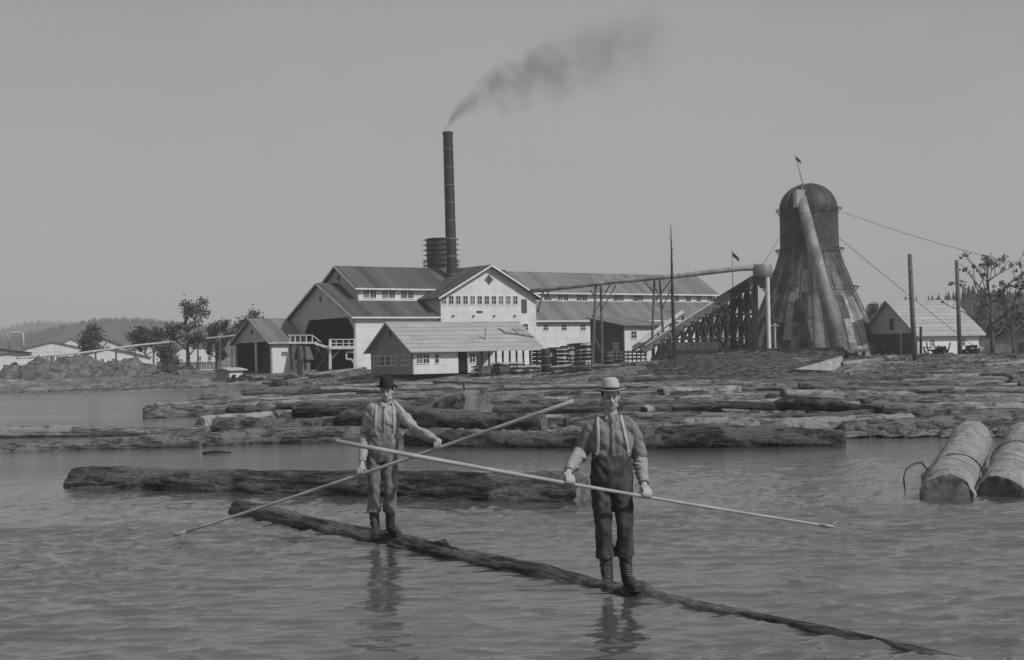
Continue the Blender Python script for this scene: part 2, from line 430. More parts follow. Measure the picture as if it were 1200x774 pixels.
tree('broadleaf_tree', 'dark spreading tree behind the small open shed', 294, 425, 363, 235, 44, cnt=110, s=.22, blob=.22, leaf='leaf2', trunk_h=.4, depth=2)
tree('low_tree', 'low bushy tree under the raised flume', 197, 428, 398, 250, 26, cnt=90, s=.2, blob=.25, leaf='leaf', trunk_h=.2, depth=2)
tree('bare_tree', 'larger half-bare tree with leaf tufts at the right shed end', 1164, 420, 292, 168, 104, cnt=22, s=.14, blob=.05, trunk_h=.22, depth=3, ragged=3.5, tr=.024)
tree('bare_tree', 'slimmer half-bare tree at the far right edge', 1189, 424, 312, 160, 76, cnt=20, s=.14, blob=.055, trunk_h=.35, depth=3, ragged=3, tr=.018)
for i, (px, pt, D, cw, lab) in enumerate(((1180, 380, 210, 44, 'dark bush behind the half-bare right-hand trees'), (1022, 348, 260, 26, 'small tree between burner and right shed'), (1150, 350, 300, 34, 'leafy tree showing over the right end of the shed roof'))):
    tree('leafy_bush' if i == 0 else 'small_tree', lab, px, 418, pt, D, cw, 'bush' if i == 0 else 'tree', 'leaf2', cnt=40, s=.24, blob=.2, trunk_h=.15, depth=2)
# haze
random.seed(5)
hm = MB().box(-4300, 4300, -60, 5200, -60, 190)
hz = hm.build('haze', None); tag(hz, 'thin grey summer haze over the pond and hills', 'haze', kind='stuff')
m_ = bpy.data.materials.new('haze'); m_.use_nodes = True; t = NT(m_.node_tree); t.n.remove(t.n['Principled BSDF'])
pv = t.n.new('ShaderNodeVolumePrincipled'); pv.inputs['Color'].default_value = (.9, .895, .91, 1); pv.inputs['Density'].default_value = HAZE_D
pv.inputs['Anisotropy'].default_value = .0
t.l.new(pv.outputs[0], t.n['Material Output'].inputs['Volume']); hz.data.materials.append(m_)
# ================================================================ BUILDINGS
TH = math.radians(37)
def uv(th): return (math.cos(th), math.sin(th)), (-math.sin(th), math.cos(th))
def window(par, face, c, z, w, h, mat='timber_white', off=0, cols=2, rows=2, proud=.05, pane='glass', label=None):
    """face 'f': front wall (local y=off, facing -y) at x=c; 'l': left gable (local x=off, facing -x) at y=c"""
    fr = MB(); b = .09
    def bx(m, a0, a1, z0, z1, d0, d1):
        if face == 'f': m.box(a0, a1, off-d1, off-d0, z0, z1)
        else: m.box(off-d1, off-d0, a0, a1, z0, z1)
    bx(fr, c-w/2-b, c-w/2, z-b, z+h+b, .003, proud); bx(fr, c+w/2, c+w/2+b, z-b, z+h+b, .003, proud)
    bx(fr, c-w/2, c+w/2, z+h, z+h+b, .003, proud); bx(fr, c-w/2, c+w/2, z-b*1.3, z, .003, proud*1.6)
    for i in range(1, cols): bx(fr, c-w/2+w*i/cols-.025, c-w/2+w*i/cols+.025, z, z+h, .02, proud*.9)
    for i in range(1, rows): bx(fr, c-w/2, c+w/2, z+h*i/rows-.025, z+h*i/rows+.025, .023, proud*.8)
    o = fr.build('window', M[mat], par)
    pm = MB(); bx(pm, c-w/2, c+w/2, z, z+h, .004, .016); pm.build('pane', M[pane if (int(c*7)+int(z*5)) % 3 else 'glass2'], o)
    if label: o['label'] = label
    return o
def vent(par, face, c, z, r, off=0):
    m = MB(); pts = [(c-r, z), (c, z-r), (c+r, z), (c, z+r)]
    if face == 'f': m.prism(pts, 'y', off-.06, off-.003)
    else: m.prism(pts, 'x', off-.06, off-.003)
    return m.build('vent', M['dark_board'], par)
def roof(par, x0, x1, W, he, hr, ov=.7, ovx=.6, mat='roof_dark', yc=None, th=.14, trim='timber_white', name='roof'):
    """gable roof, ridge along local x; W = wall width centred at yc, he eave height, hr ridge height"""
    yc = W/2 if yc is None else yc; m = MB(); sl = (hr-he)/(W/2)
    for sg in (-1, 1):
        a = (yc, hr); b = (yc+sg*(W/2+ov), he-sl*ov)
        m.prism([a, b, (b[0], b[1]+th), (a[0], a[1]+th)], 'x', x0-ovx, x1+ovx)
    r = m.build(name, M[mat], par)
    if trim:
        q = MB()
        for xx in (x0-ovx, x1+ovx):
            for sg in (-1, 1):
                q.bar((xx, yc, hr+.02), (xx, yc+sg*(W/2+ov), he-sl*ov+.02), .08, .2)
        q.bar((x0-ovx, yc-W/2-ov, he-sl*ov+.03), (x1+ovx, yc-W/2-ov, he-sl*ov+.03), .08, .2)
        q.build('trim', M[trim], r)
    return r
def gable(par, x, W, z0, he, hr, mat, y0=0, th=.2, name='gable_wall', hole=None, chamfer=0):
    """wall plate in the local yz plane at x..x+th"""
    m = MB()
    if hole is None:
        m.prism([(y0, z0), (y0+W, z0), (y0+W, he), (y0+W/2, hr), (y0, he)], 'x', x, x+th)
    else:
        a, b, t = hole
        zz = lambda y: he+(hr-he)*(1-abs(y-(y0+W/2))/(W/2))
        m.prism([(y0, z0), (a, z0), (a, zz(a)), (y0, he)], 'x', x, x+th)
        m.prism([(b, z0), (y0+W, z0), (y0+W, he), (b, zz(b))], 'x', x, x+th)
        pts = [(a, t), (b, t), (b, zz(b))]
        if a < y0+W/2 < b: pts.append((y0+W/2, hr))
        pts.append((a, zz(a))); m.prism(pts, 'x', x, x+th)
        if chamfer:
            m.prism([(a, t), (a+chamfer*.8, t), (a, t-chamfer)], 'x', x, x+th)
            m.prism([(b, t), (b, t-chamfer), (b-chamfer*.8, t)], 'x', x, x+th)
    return m.build(name, M[mat], par)
def wallf(par, x0, x1, z0, z1, mat, y=0, th=.2, name='side_wall', holes=()):
    m = MB(); hs = sorted(holes); x = x0
    for a, b, zb, zt in hs:
        m.box(x, a, y, y+th, z0, z1)
        if zt < z1: m.box(a, b, y, y+th, zt, z1)
        if zb > z0: m.box(a, b, y, y+th, z0, zb)
        x = b
    m.box(x, x1, y, y+th, z0, z1)
    return m.build(name, M[mat], par)
def site(px, pbase, D, th=TH):
    O = P(px, pbase, D); return Vector((O.x, O.y, O.z))
def lenu(O, px, z=None, th=TH): return solve(O, uv(th)[0], px, O.z if z is None else z)
def lenv(O, px, z=None, th=TH): return solve(O, uv(th)[1], px, O.z if z is None else z)
def hz_(O, py): return zat(O.x, O.y, py)-O.z
def hz_at(O, u, v, py, th=TH):
    a, b = uv(th); x = O.x+a[0]*u+b[0]*v; y = O.y+a[1]*u+b[1]*v; return zat(x, y, py)-O.z
def pxu(O, px, v=0, z=3, th=TH):
    a, b = uv(th); Q = Vector((O.x+b[0]*v, O.y+b[1]*v, 0)); return solve(Q, a, px, O.z+z)

# ---- sawmill hall with raised clerestory
O = site(417, 433, 190); O.z = 1.9
hall = thing('sawmill_hall', 'large dark-mouthed mill hall with raised clerestory roof above the log slip', 'mill building', O, TH)
W = lenv(O, 340, O.z+4); HE = hz_(O, 370); L = lenu(O, 513, O.z+HE)
HR = hz_at(O, 0, W/2, 333); ya = 1.0
yb = lenv(O, 357, O.z+4)
gable(hall, 0, W, -.5, HE, HR, 'gable_shaded', hole=(ya*.35, yb, HE-.15), chamfer=1.6)
wallf(hall, .2, L, -.5, HE, 'white'); wallf(hall, .2, L+16, -.5, HE, 'white', W-.2, name='back_wall')
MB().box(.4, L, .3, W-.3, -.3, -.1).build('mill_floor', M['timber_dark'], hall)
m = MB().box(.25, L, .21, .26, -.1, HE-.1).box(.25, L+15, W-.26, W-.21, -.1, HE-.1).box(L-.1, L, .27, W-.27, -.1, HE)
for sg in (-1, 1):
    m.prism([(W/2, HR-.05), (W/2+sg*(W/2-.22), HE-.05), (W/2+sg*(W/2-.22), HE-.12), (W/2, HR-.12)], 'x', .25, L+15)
m.build('shade_lining', M['black'], hall)  # black sheets added inside walls and roof to paint the hall's inner shade
mc = MB(); mc.box(3, 9, 3, 3.6, 0, 1.1).box(3, 9, 5, 5.6, 0, 1.1).box(5, 6.5, 3.5, 5.2, 1.1, 2.6); mc.build('log_carriage', M['timber_dark'], hall)
u1 = pxu(O, 397, W/2, HR); MW = W*.56; mz = HE+(HR-HE)*(1-MW/W)
RZ = hz_at(O, u1, W/2, 313); EZ = hz_at(O, u1, (W-MW)/2, 336)
roof(hall, 0, L+.3, W, HE, HR, .6, .7, 'roof_dark')
mon_end = L+17
gable(hall, u1, MW, mz-.4, EZ, RZ, 'gable_shaded', (W-MW)/2, name='clerestory_gable')
wallf(hall, u1+.2, mon_end, mz-.4, EZ, 'white', (W-MW)/2, name='clerestory_wall')
wallf(hall, u1+.2, mon_end, mz-.4, EZ, 'white', (W+MW)/2-.2, name='clerestory_wall')
roof(hall, u1, mon_end, MW, EZ, RZ, .6, .7, 'roof_dark', W/2, name='clerestory_roof')
vent(hall, 'l', W/2, RZ-1.5, .45, u1); vent(hall, 'l', W/2, HR-2.0, .4)
for px in (429, 437, 451, 459, 473, 481):
    window(hall, 'f', pxu(O, px, (W-MW)/2, EZ), EZ-1.45, .85, 1.0, off=(W-MW)/2)
# ---- gabled mill house (cross gable)
X1 = L+.1; yo = -.6
u_, v_ = uv(TH)
O2 = Vector((O.x+u_[0]*X1+v_[0]*yo, O.y+u_[1]*X1+v_[1]*yo, O.z))
cross = thing('gabled_mill_house', 'tall white gabled mill house with a long row of windows', 'mill building', O2, TH)
GL = lenu(O2, 628, O2.z+8); GE = hz_(O2, 347); GR = hz_at(O2, GL/2, 0, 312); GD = 24
m = MB(); m.prism([(0, -.5), (GL, -.5), (GL, GE), (GL/2, GR), (0, GE)], 'y', 0, .2); m.build('front_wall', M['white'], cross)
m = MB().box(0, .2, .2, GD, -.5, GE); m.build('side_wall', M['gable_shaded'], cross)
MB().box(GL-.2, GL, .2, GD, -.5, GE).build('side_wall', M['white'], cross)
m = MB(); sl = (GR-GE)/(GL/2); ov = .8
for sg in (-1, 1):
    a = (GL/2, GR); b = (GL/2+sg*(GL/2+ov), GE-sl*ov); m.prism([a, b, (b[0], b[1]+.15), (a[0], a[1]+.15)], 'y', -.8, GD)
rf = m.build('roof', boards('side_sheet_roof', .075, .3, 1.3, 1, .6, .4), cross)
q = MB()
for sg in (-1, 1): q.bar((GL/2, -.8, GR+.02), (GL/2+sg*(GL/2+ov), -.8, GE-sl*ov+.02), .08, .22)
q.build('trim', M['timber_white'], rf)
vent(cross, 'f', GL/2, hz_at(O2, GL/2, 0, 328), .7)
for i in range(11):
    px = 520.5+i*8.35
    window(cross, 'f', pxu(O2, px, 0, 8), hz_at(O2, pxu(O2, px, 0, 8), 0, 356.5), .72, 1.05)
uu = pxu(O2, 614.5, 0, 6)
MB().box(uu-.45, uu+.45, -.08, -.003, hz_at(O2, uu, 0, 367), hz_at(O2, uu, 0, 351)).build('hatch_door', M['dark_board'], cross)
uu = pxu(O2, 562, 0, 6); MB().box(uu-.5, uu+.5, -.06, -.003, hz_at(O2, uu, 0, 367), hz_at(O2, uu, 0, 364.5)).build('louver', M['dark_board'], cross)
window(cross, 'f', pxu(O2, 616, 0, 4), hz_at(O2, pxu(O2, 616, 0, 4), 0, 388), .8, .95)
m = MB()
for px in (531, 555, 579, 603):
    uu = pxu(O2, px, 0, 5); zz = hz_at(O2, uu, 0, 370.5); m.box(uu-.1, uu+.1, -.25, -.003, zz-.1, zz+.1)
m.build('lamp_bracket', M['iron_dark'], cross)
# ---- long mill shed
O3 = Vector((O2.x+u_[0]*(GL+.1)-v_[0]*-1.2, O2.y+u_[1]*(GL+.1)+v_[1]*1.2, O.z))
long_ = thing('long_mill_shed', 'long white mill shed with clerestory windows running off to the right', 'mill building', O3, TH)
LW = W*.92; LE = hz_(O3, 373.5); MW3 = LW*.56
LL = lenu(O3, 857, O3.z+8); L1 = lenu(O3, 691, O3.z+3); L2 = pxu(O3, 775, 0, 4)
LRZ = hz_at(O3, 3, LW/2, 319.5); LEZ = hz_at(O3, 3, (LW-MW3)/2, 341); LHR = LE+(LEZ-1.55-LE)/(1-MW3/LW)
lmz = LE+(LHR-LE)*(1-MW3/LW)
wallf(long_, 0, L1, -.5, LE, 'white'); wallf(long_, L1, LL, -.5, LE, 'white2'); wallf(long_, 0, LL, -.5, LE, 'white', LW-.2, name='back_wall')
MB().box(LL-.2, LL, .2, LW-.2, -.5, LE).build('end_wall', M['white'], long_)
roof(long_, 0, LL, LW, LE, LHR, .6, .3, 'roof_mid')
wallf(long_, -6, LL, lmz-.4, LEZ, 'white', (LW-MW3)/2, name='clerestory_wall')
gable(long_, LL-.2, MW3, lmz-.4, LEZ, LRZ, 'white', (LW-MW3)/2, name='clerestory_gable')
roof(long_, -6, LL, MW3, LEZ, LRZ, .6, .5, 'roof_mid', LW/2, name='clerestory_roof')
for px in (641, 657, 663, 679, 685, 722, 728, 745, 751, 768, 793, 807, 819, 832, 843):
    uu = pxu(O3, px, (LW-MW3)/2, 8); window(long_, 'f', uu, LEZ-1.35, .95, .95, off=(LW-MW3)/2)
for px in (640, 661.5, 683.5):
    uu = pxu(O3, px, 0, 3); window(long_, 'f', uu, hz_at(O3, uu, 0, 387), .85, .75)
# ---- lean-to in front of the long shed
O4 = P(731, 411, 196); O4.z = 1.85
lean = thing('lean_to_shed', 'low lean-to with dark left wall and white front before the long shed', 'shed', O4, TH)
LWv = lenv(O4, 692, O4.z+3); LLu = lenu(O4, 778, O4.z+3); lh = hz_(O4, 382)
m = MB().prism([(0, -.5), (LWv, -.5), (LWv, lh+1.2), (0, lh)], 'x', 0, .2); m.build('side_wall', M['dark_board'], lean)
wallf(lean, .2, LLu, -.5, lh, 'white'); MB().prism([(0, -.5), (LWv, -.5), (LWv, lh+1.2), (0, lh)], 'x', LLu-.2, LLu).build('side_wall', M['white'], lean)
MB().prism([(-.6, lh-.05), (LWv+.3, lh+1.25), (LWv+.3, lh+1.4), (-.6, lh+.1)], 'x', -.6, LLu+.6).build('roof', M['roof_mid'], lean)
window(lean, 'f', pxu(O4, 743, 0, 2), hz_(O4, 394)-.3, .9, .9)
vv = lenv(O4, 722, O4.z+2); window(lean, 'l', vv, 1.7, .9, 1.0, pane='glass')
# ---- front workshop
O5 = site(483, 434, 172); O5.z = 1.75
TS = math.radians(32)
ws = thing('workshop', 'long low workshop with pale coursed roof before the mill', 'workshop', O5, TS)
W5 = lenv(O5, 434.5, O5.z+2, TS); E5 = hz_(O5, 408.5); L5 = lenu(O5, 630, O5.z+3, TS); R5 = hz_at(O5, 0, W5/2, 379, TS)
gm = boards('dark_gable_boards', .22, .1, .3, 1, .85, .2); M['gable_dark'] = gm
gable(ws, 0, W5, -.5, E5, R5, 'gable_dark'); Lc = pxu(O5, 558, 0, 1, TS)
dx0 = pxu(O5, 537, 0, 1, TS); dx1 = pxu(O5, 548, 0, 1, TS)
wallf(ws, .2, Lc, -.5, E5, 'white', holes=((dx0, dx1, -.5, E5-.5),)); wallf(ws, .2, L5, -.5, E5, 'white', W5-.2, name='back_wall')
MB().box(Lc-.2, Lc, .2, W5-.2, -.5, E5).build('end_wall', M['grey_board'], ws)
MB().box(dx0, dx1, .35, .45, -.3, E5-.5).build('door', M['black'], ws)
roof(ws, 0, L5, W5, E5, R5, .7, .6, 'roof_pale', trim='timber_pale')
vent(ws, 'l', W5/2, R5-1.3, .5)
for px in (491.5, 499.5, 553.5): window(ws, 'f', pxu(O5, px, 0, 1, TS), .75, .75, 1.05)
window(ws, 'f', pxu(O5, 512, 0, 1, TS), .75, .5, 1.05, cols=1)
for px, w_ in ((477.5, .8), (471.5, .8), (462, 1.2), (455, 1.2), (448, 1.2), (441, 1.2)):
    vv = lenv(O5, px, O5.z+1, TS); window(ws, 'l', vv, .6, w_, 1.1)
for i in range(9):
    uu = Lc+(L5-Lc)*(i+1)/9-.1
    MB().box(uu-.09, uu+.09, .0, .18, -.5, E5-.05).build('post', M['timber_dark'], ws)
vp = MB().tube([(dx1+3.3, 1.2, E5+.2), (dx1+3.3, 1.2, E5+2.3)], .13, 8); vp.build('vent_pipe', M['timber_pale'], ws)
# ---- small open shed on the left
O6 = site(318, 432, 196); O6.z = 2.1
sh = thing('open_shed', 'small open-fronted gabled shed left of the mill hall', 'shed', O6, TH)
W6 = lenv(O6, 275, O6.z+3); E6 = hz_(O6, 400); L6 = lenu(O6, 352, O6.z+2); R6 = hz_at(O6, 0, W6/2, 374.5)
gable(sh, 0, W6, -.5, E6, R6, 'gable_shaded', hole=(.3, W6-.3, E6-.05))
MB().box(.3, L6-.3, .21, .25, -.3, E6-.1).box(.3, L6-.3, W6-.25, W6-.21, -.3, E6-.1).box(.3, L6-.3, .3, W6-.3, E6-.1, E6-.05).build('shade_lining', M['black'], sh)  # black sheets added inside so the shed's shade is in the colour
wallf(sh, .2, L6, -.5, E6, 'white2'); wallf(sh, .2, L6, -.5, E6, 'grey_board', W6-.2, name='back_wall'); MB().box(L6-.2, L6, .2, W6-.2, -.5, E6).build('end_wall', M['dark_board'], sh)
roof(sh, 0, L6, W6, E6, R6, .5, .6, 'roof_mid', trim='timber_pale'); vent(sh, 'l', W6/2, R6-1.7, .35)
MB().bar((0.1, W6*.42, -.5), (0.1, W6*.42, E6), .25).build('post', M['timber_white'], sh)
MB().bar((0.6, W6*.34, -.3), (0.9, W6*.15, E6*.8), .15).build('brace', M['timber'], sh)
window(sh, 'f', L6*.45, 1.9, .8, .5)
# ---- right shed
O7 = site(1075, 421, 190); O7.z = 1.55
rs = thing('gabled_barn', 'white gabled barn with dark double doors on the right bank', 'barn', O7, TS)
W7 = lenv(O7, 1013, O7.z+2, TS); E7 = hz_(O7, 389); L7 = lenu(O7, 1147, O7.z+2, TS); R7 = hz_at(O7, 0, W7/2, 353, TS)
gable(rs, 0, W7, -.5, E7, R7, 'gable_shaded'); wallf(rs, .2, L7, -.5, E7, 'white'); wallf(rs, .2, L7, -.5, E7, 'white', W7-.2, name='back_wall')
MB().box(L7-.2, L7, .2, W7-.2, -.5, E7).build('end_wall', M['white'], rs)
roof(rs, 0, L7, W7, E7, R7, .6, .7, 'roof_pale', trim='timber_pale')
for a, b in ((1073, 1057.5), (1055, 1040), (1039.6, 1024.5)):
    v0 = lenv(O7, a, O7.z+2, TS); v1 = lenv(O7, b, O7.z+2, TS)
    d = MB().box(-.1, -.003, v0, v1, -.3, E7-.15).build('door', M['dark_board'], rs)
    if b < 1030: MB().box(-.14, -.103, v0+.2, v0+.35, 1.4, 1.9).build('handle', M['timber_pale'], d)
vv = lenv(O7, 1045, O7.z+4, TS); MB().box(-.08, -.003, vv-.35, vv+.35, E7+.4, E7+1.8).build('louver', M['dark_board'], rs)
window(rs, 'f', pxu(O7, 1092.5, 0, 2, TS), 1.6, .75, .8); window(rs, 'f', pxu(O7, 1128.5, 0, 2, TS), 1.6, .75, .8)
# ---- small dark hut, shanty buildings
def hut(name, label, px, pb, D, W, L, he, hr, wall, roofm, th=TH, z=None, cat='hut', trim=None, group=None, side=None, wins=(), lwins=(), door=None):
    O = site(px, pb, D)
    if z is None: O.z = min(O.z, ground_h(O.x, O.y)+.4)
    else: O.z = z
    e = thing(name, label, cat, O, th, group)
    gable(e, 0, W, -2, he, hr, wall); wallf(e, .2, L, -2, he, side or wall); wallf(e, .2, L, -2, he, side or wall, W-.2, name='back_wall')
    gable(e, L-.2, W, -2, he, hr, wall)
    roof(e, 0, L, W, he, hr, .35, .35, roofm, trim=trim)
    for x, z_, w, h in wins: window(e, 'f', x, z_, w, h)
    for y, z_, w, h in lwins: window(e, 'l', y, z_, w, h)
    if door: MB().box(-.08, -.003, door[0], door[1], -.2, door[2]).build('door', M['dark_board'], e)
    return e, O
hut('privy_hut', 'tiny steep-roofed dark hut beside the log slip', 355, 434, 187, 1.5, 1.1, 2.2, 3.3, 'gable_dark', 'roof_dark', cat='hut')
# far left buildings
e, _ = hut('gabled_warehouse', 'far white gabled warehouse with rows of windows on the left', 94, 424, 330, 11.5, 16, 4.6, 6.0, 'white', 'roof_mid', math.radians(106), cat='warehouse', lwins=[(1.2+i*1.15, 1.9, .7, .9) for i in range(8)])
hut('low_warehouse', 'dark-roofed low warehouse at the left edge', 34, 424, 322, 12, 16, 4.0, 4.9, 'grey_board', 'roof_dark', math.radians(104), cat='warehouse', lwins=[(1+i*1.4, 2, .8, .9) for i in range(5)])
hut('whitewashed_shed', 'low white shed with two windows at the left edge before the dirt mounds', 38, 424, 262, 8, 9, 2.9, 3.5, 'white', 'roof_mid', math.radians(108), cat='shed', lwins=[(1.2, .9, .6, .6), (4.5, .9, .6, .6)])
hut('low_gabled_shed', 'low pale-walled shed with dark openings right of the dirt mounds', 154, 426, 240, 7, 8, 3.1, 3.9, 'white2', 'roof_mid', math.radians(110), cat='shed', lwins=[(1, 1, .5, 1.2), (2.8, 1, .5, 1.2), (4.5, 1, .5, 1.2)])
hut('storage_barn', 'pale barn with low dark roof between the two round trees', 148, 422, 310, 8.5, 10, 4.6, 6.4, 'white', 'roof_dark', math.radians(106), cat='barn')
hut('storage_barn', 'second pale barn right of the flat-topped tree', 206, 422, 300, 9, 14, 3.6, 5.4, 'white2', 'roof_mid', math.radians(104), cat='barn')
hut('low_shed', 'low whitewashed shed between the storage barn and the flat-topped tree', 176, 425, 262, 6, 7, 2.2, 3.0, 'white2', 'roof_mid', math.radians(108), cat='shed')
hut('far_barn', 'far pale barn showing just left of the round tree', 106, 420, 380, 9, 12, 5, 7.5, 'white2', 'roof_mid', math.radians(104), cat='barn')
hut('long_shed', 'long pale shed seen behind the trunk of the tallest leafy tree', 252, 424, 292, 8, 10, 3.4, 4.6, 'white2', 'roof_mid', math.radians(104), cat='shed', lwins=[(1, 1.4, .6, .8), (3, 1.4, .6, .8), (5, 1.4, .6, .8)])
hut('flat_shanty', 'tiny pale-topped box shanty left of the open shed', 268, 433, 186, 2.4, 2.4, 1.0, 1.2, 'grey_board', 'timber_pale', math.radians(50), cat='shanty', side='white2')
hut('shanty', 'low dark shanty with pale door at the far right edge', 1212, 420, 200, 5, 8, 2.6, 3.6, 'grey_board', 'roof_mid', math.radians(70), cat='shanty', door=(1, 2, 2.1))
hut('shanty', 'small white-fronted shanty right of the barn', 1172, 420, 205, 3.5, 4, 2.0, 3.0, 'white2', 'roof_dark', math.radians(75), cat='shanty')
hut('plank_shed', 'small white shed seen through the conveyor trestle', 872, 418, 192, 5.5, 6, 4.6, 6.2, 'white', 'roof_mid', math.radians(80), cat='shed', lwins=[(1.5, 1.2, .7, 1.2), (3.4, 1.2, .7, 1.2)])

# ---- log slip platform in front of the hall
O8 = P(372, 433, 183); O8.z = 1.7
sp_ = thing('log_slip', 'whitewashed railed platform at the mouth of the mill hall', 'platform', P(372, 433, 183), 0)
sp_.location.z = 1.7
def L8(px, py, dy=0):
    return P(px, py, 183+dy)-Vector(sp_.location)
m = MB(); m.bar(L8(384, 408), L8(416, 408), .8, .3); m.bar(L8(384, 407, 2), L8(416, 407, 2), .8, .3); m.bar(L8(370, 403), L8(386, 408), .8, .25); m.bar(L8(338, 402, 1), L8(372, 402, 1), .7, .25); m.build('deck', M['timber_white'], sp_)
m = MB(); m.bar(L8(386, 398), L8(416, 398), .1); m.bar(L8(386, 402.5), L8(416, 402.5), .08); m.bar(L8(338, 393, 1), L8(366, 393, 1), .1); m.bar(L8(366, 393, 1), L8(376, 401, 1), .1); m.build('handrail', M['timber_white'], sp_)
for px, a, b in ((387, 398, 433), (416, 398, 433), (402, 398, 408), (394, 399, 407), (409, 399, 407)):
    MB().bar(L8(px, a), L8(px, b), .3 if b > 420 else .1).build('post', M['timber_white'], sp_)
for px in (340, 346, 352, 359, 366): MB().bar(L8(px, 393, 1), L8(px, 402, 1), .1).build('post', M['timber_white'], sp_)
for px in (340, 349, 356, 370, 378): MB().bar(L8(px, 402, 1), L8(px+2, 434, 1), .28).build('post', M['timber_dark'], sp_)
m = MB(); m.bar(L8(388, 421), L8(399, 410), .22); m.bar(L8(340, 403, 1), L8(348, 432, 1), .15); m.bar(L8(356, 403, 1), L8(347, 432, 1), .15); m.bar(L8(370, 404, 1), L8(386, 432, 1), .15); m.bar(L8(386, 408, 1), L8(372, 432, 1), .15); m.build('brace', M['timber'], sp_)
m = MB()
for a, b in (((406, 413), (415, 413)), ((406, 413), (406, 421)), ((406, 421), (412, 421)), ((412, 421), (416, 428))): m.bar(L8(*a), L8(*b), .18)
m.build('step_rail', M['timber_white'], sp_)
# ---- smokestack and tank behind
c = P(530.5, 345, 206); top = P(524.7, 155, 206)
st = thing('smokestack', 'tall dark iron smokestack rising behind the mill', 'chimney', (c.x, c.y, 0))
hh = top.z; rr = 6.0/F*206
lean_x = (top.x-c.x)
m = MB(); m.tube([(0, 0, 1), (lean_x*.5, 0, hh*.5), (lean_x, 0, hh)], [rr*1.12, rr*1.04, rr*.95], 24, caps=False); m.tube([(lean_x, 0, hh-.02), (lean_x, 0, hh-2)], [rr*.82, rr*.82], 24); m.build('stack_shell', M['iron_dark'], st, True)
for i in range(1, 14):
    f = i/14; r_ = rr*(1.12-.17*f)
    MB().tube([(lean_x*f, 0, hh*f-.06), (lean_x*f, 0, hh*f+.06)], r_+.035, 24).build('band', M['iron_grey'], st, True)
MB().tube([(lean_x, 0, hh-.3), (lean_x, 0, hh)], rr*.95+.06, 24).build('rim', M['iron_dark'], st)
c = P(518, 345, 212); tk = thing('water_tank', 'round dark slatted tank with ringed walkways behind the smokestack', 'tank', (c.x, c.y, 0))
zt, zb = P(518, 280, 212).z, P(518, 316, 212).z; rt = 17/F*212
MB().lathe([(rt*.97, zb-3), (rt, zt)], 28, caps=True).build('tank_shell', M['dark_board'], tk)
for k in range(7):
    z = zb+(zt-zb)*k/6-.2
    MB().lathe([(rt+.02, z), (rt+.12, z), (rt+.12, z+.1), (rt+.02, z+.1)], 28).build('hoop', M['iron_dark'], tk)
    if k % 1 == 0:
        m = MB()
        for a in range(14):
            q = a*2*PI/14; m.bar((rt*math.cos(q), rt*math.sin(q), z), ((rt+.55)*math.cos(q), (rt+.55)*math.sin(q), z+.05), .07)
        m.build('bracket', M['iron_dark'], tk)
m = MB()
for a in range(14):
    q = a*2*PI/14; m.bar(((rt+.5)*math.cos(q), (rt+.5)*math.sin(q), zb-1), ((rt+.5)*math.cos(q), (rt+.5)*math.sin(q), zb+1.1), .06)
m.lathe([(rt+.47, zb+1.05), (rt+.55, zb+1.05), (rt+.55, zb+1.13)], 28); m.build('railing', M['iron_dark'], tk)
for k in range(4):
    q = k*PI/2+.5; MB().bar((rt*.7*math.cos(q), rt*.7*math.sin(q), 0), (rt*.7*math.cos(q), rt*.7*math.sin(q), zb), .35).build('leg', M['timber_dark'], tk)
# ---- smoke
sm = MB().box(-1.5, 37, -7, 7, -2, 23)
tp = P(524.7, 155, 206)
smo = sm.build('smoke', None, None, loc=(tp.x, tp.y, tp.z)); tag(smo, 'dark smoke plume drifting right from the smokestack top', 'smoke', kind='stuff')
m_ = bpy.data.materials.new('smoke'); m_.use_nodes = True; t = NT(m_.node_tree); t.n.remove(t.n['Principled BSDF'])
s = t.n.new('ShaderNodeSeparateXYZ'); t.l.new(t.coord('Object'), s.inputs[0])
wn = t.noise(t.coord('Object', (.22, .22, .22)), 1, 3, .6); ww = t.math('MULTIPLY', t.math('SUBTRACT', wn, .5), 2.0)
tt = t.math('DIVIDE', s.outputs[0], 32, clamp=True)
cz = t.math('MULTIPLY', t.math('POWER', t.math('ADD', tt, .001),   .5), 12.6)
# the rim of the stack is at t=0: the plume leaves almost straight up
rr_ = t.math('MULTIPLY_ADD', t.math('POWER', tt, .62), 6.6, .6)
wob = t.math('MULTIPLY', ww, rr_)
dz = t.math('SUBTRACT', t.math('ADD', s.outputs[2], wob), cz)
dy = t.math('MULTIPLY', s.outputs[1], 1.0)
dd = t.math('DIVIDE', t.math('SQRT', t.math('ADD', t.math('MULTIPLY', dz, dz), t.math('MULTIPLY', dy, dy))), rr_)
fall = t.math('SUBTRACT', 1, dd, clamp=True)
nn = t.ramp(t.noise(t.coord('Object', (1, 1, 1)), .3, 5, .6, .3), [(.33, 0), (.72, 1)])
fade = t.ramp(tt, [(0, 1), (.1, .45), (.5, .17), (.8, .09), (1, 0)])
den = t.math('MULTIPLY', t.math('MULTIPLY', fall, nn), t.math('MULTIPLY', fade, SMOKE_D))
gate = t.math('GREATER_THAN', s.outputs[0], -.6); den = t.math('MULTIPLY', den, gate)
pv = t.n.new('ShaderNodeVolumePrincipled'); pv.inputs['Color'].default_value = (.12, .12, .12, 1); t.l.new(den, pv.inputs['Density'])
t.l.new(pv.outputs[0], t.n['Material Output'].inputs['Volume']); smo.data.materials.append(m_)

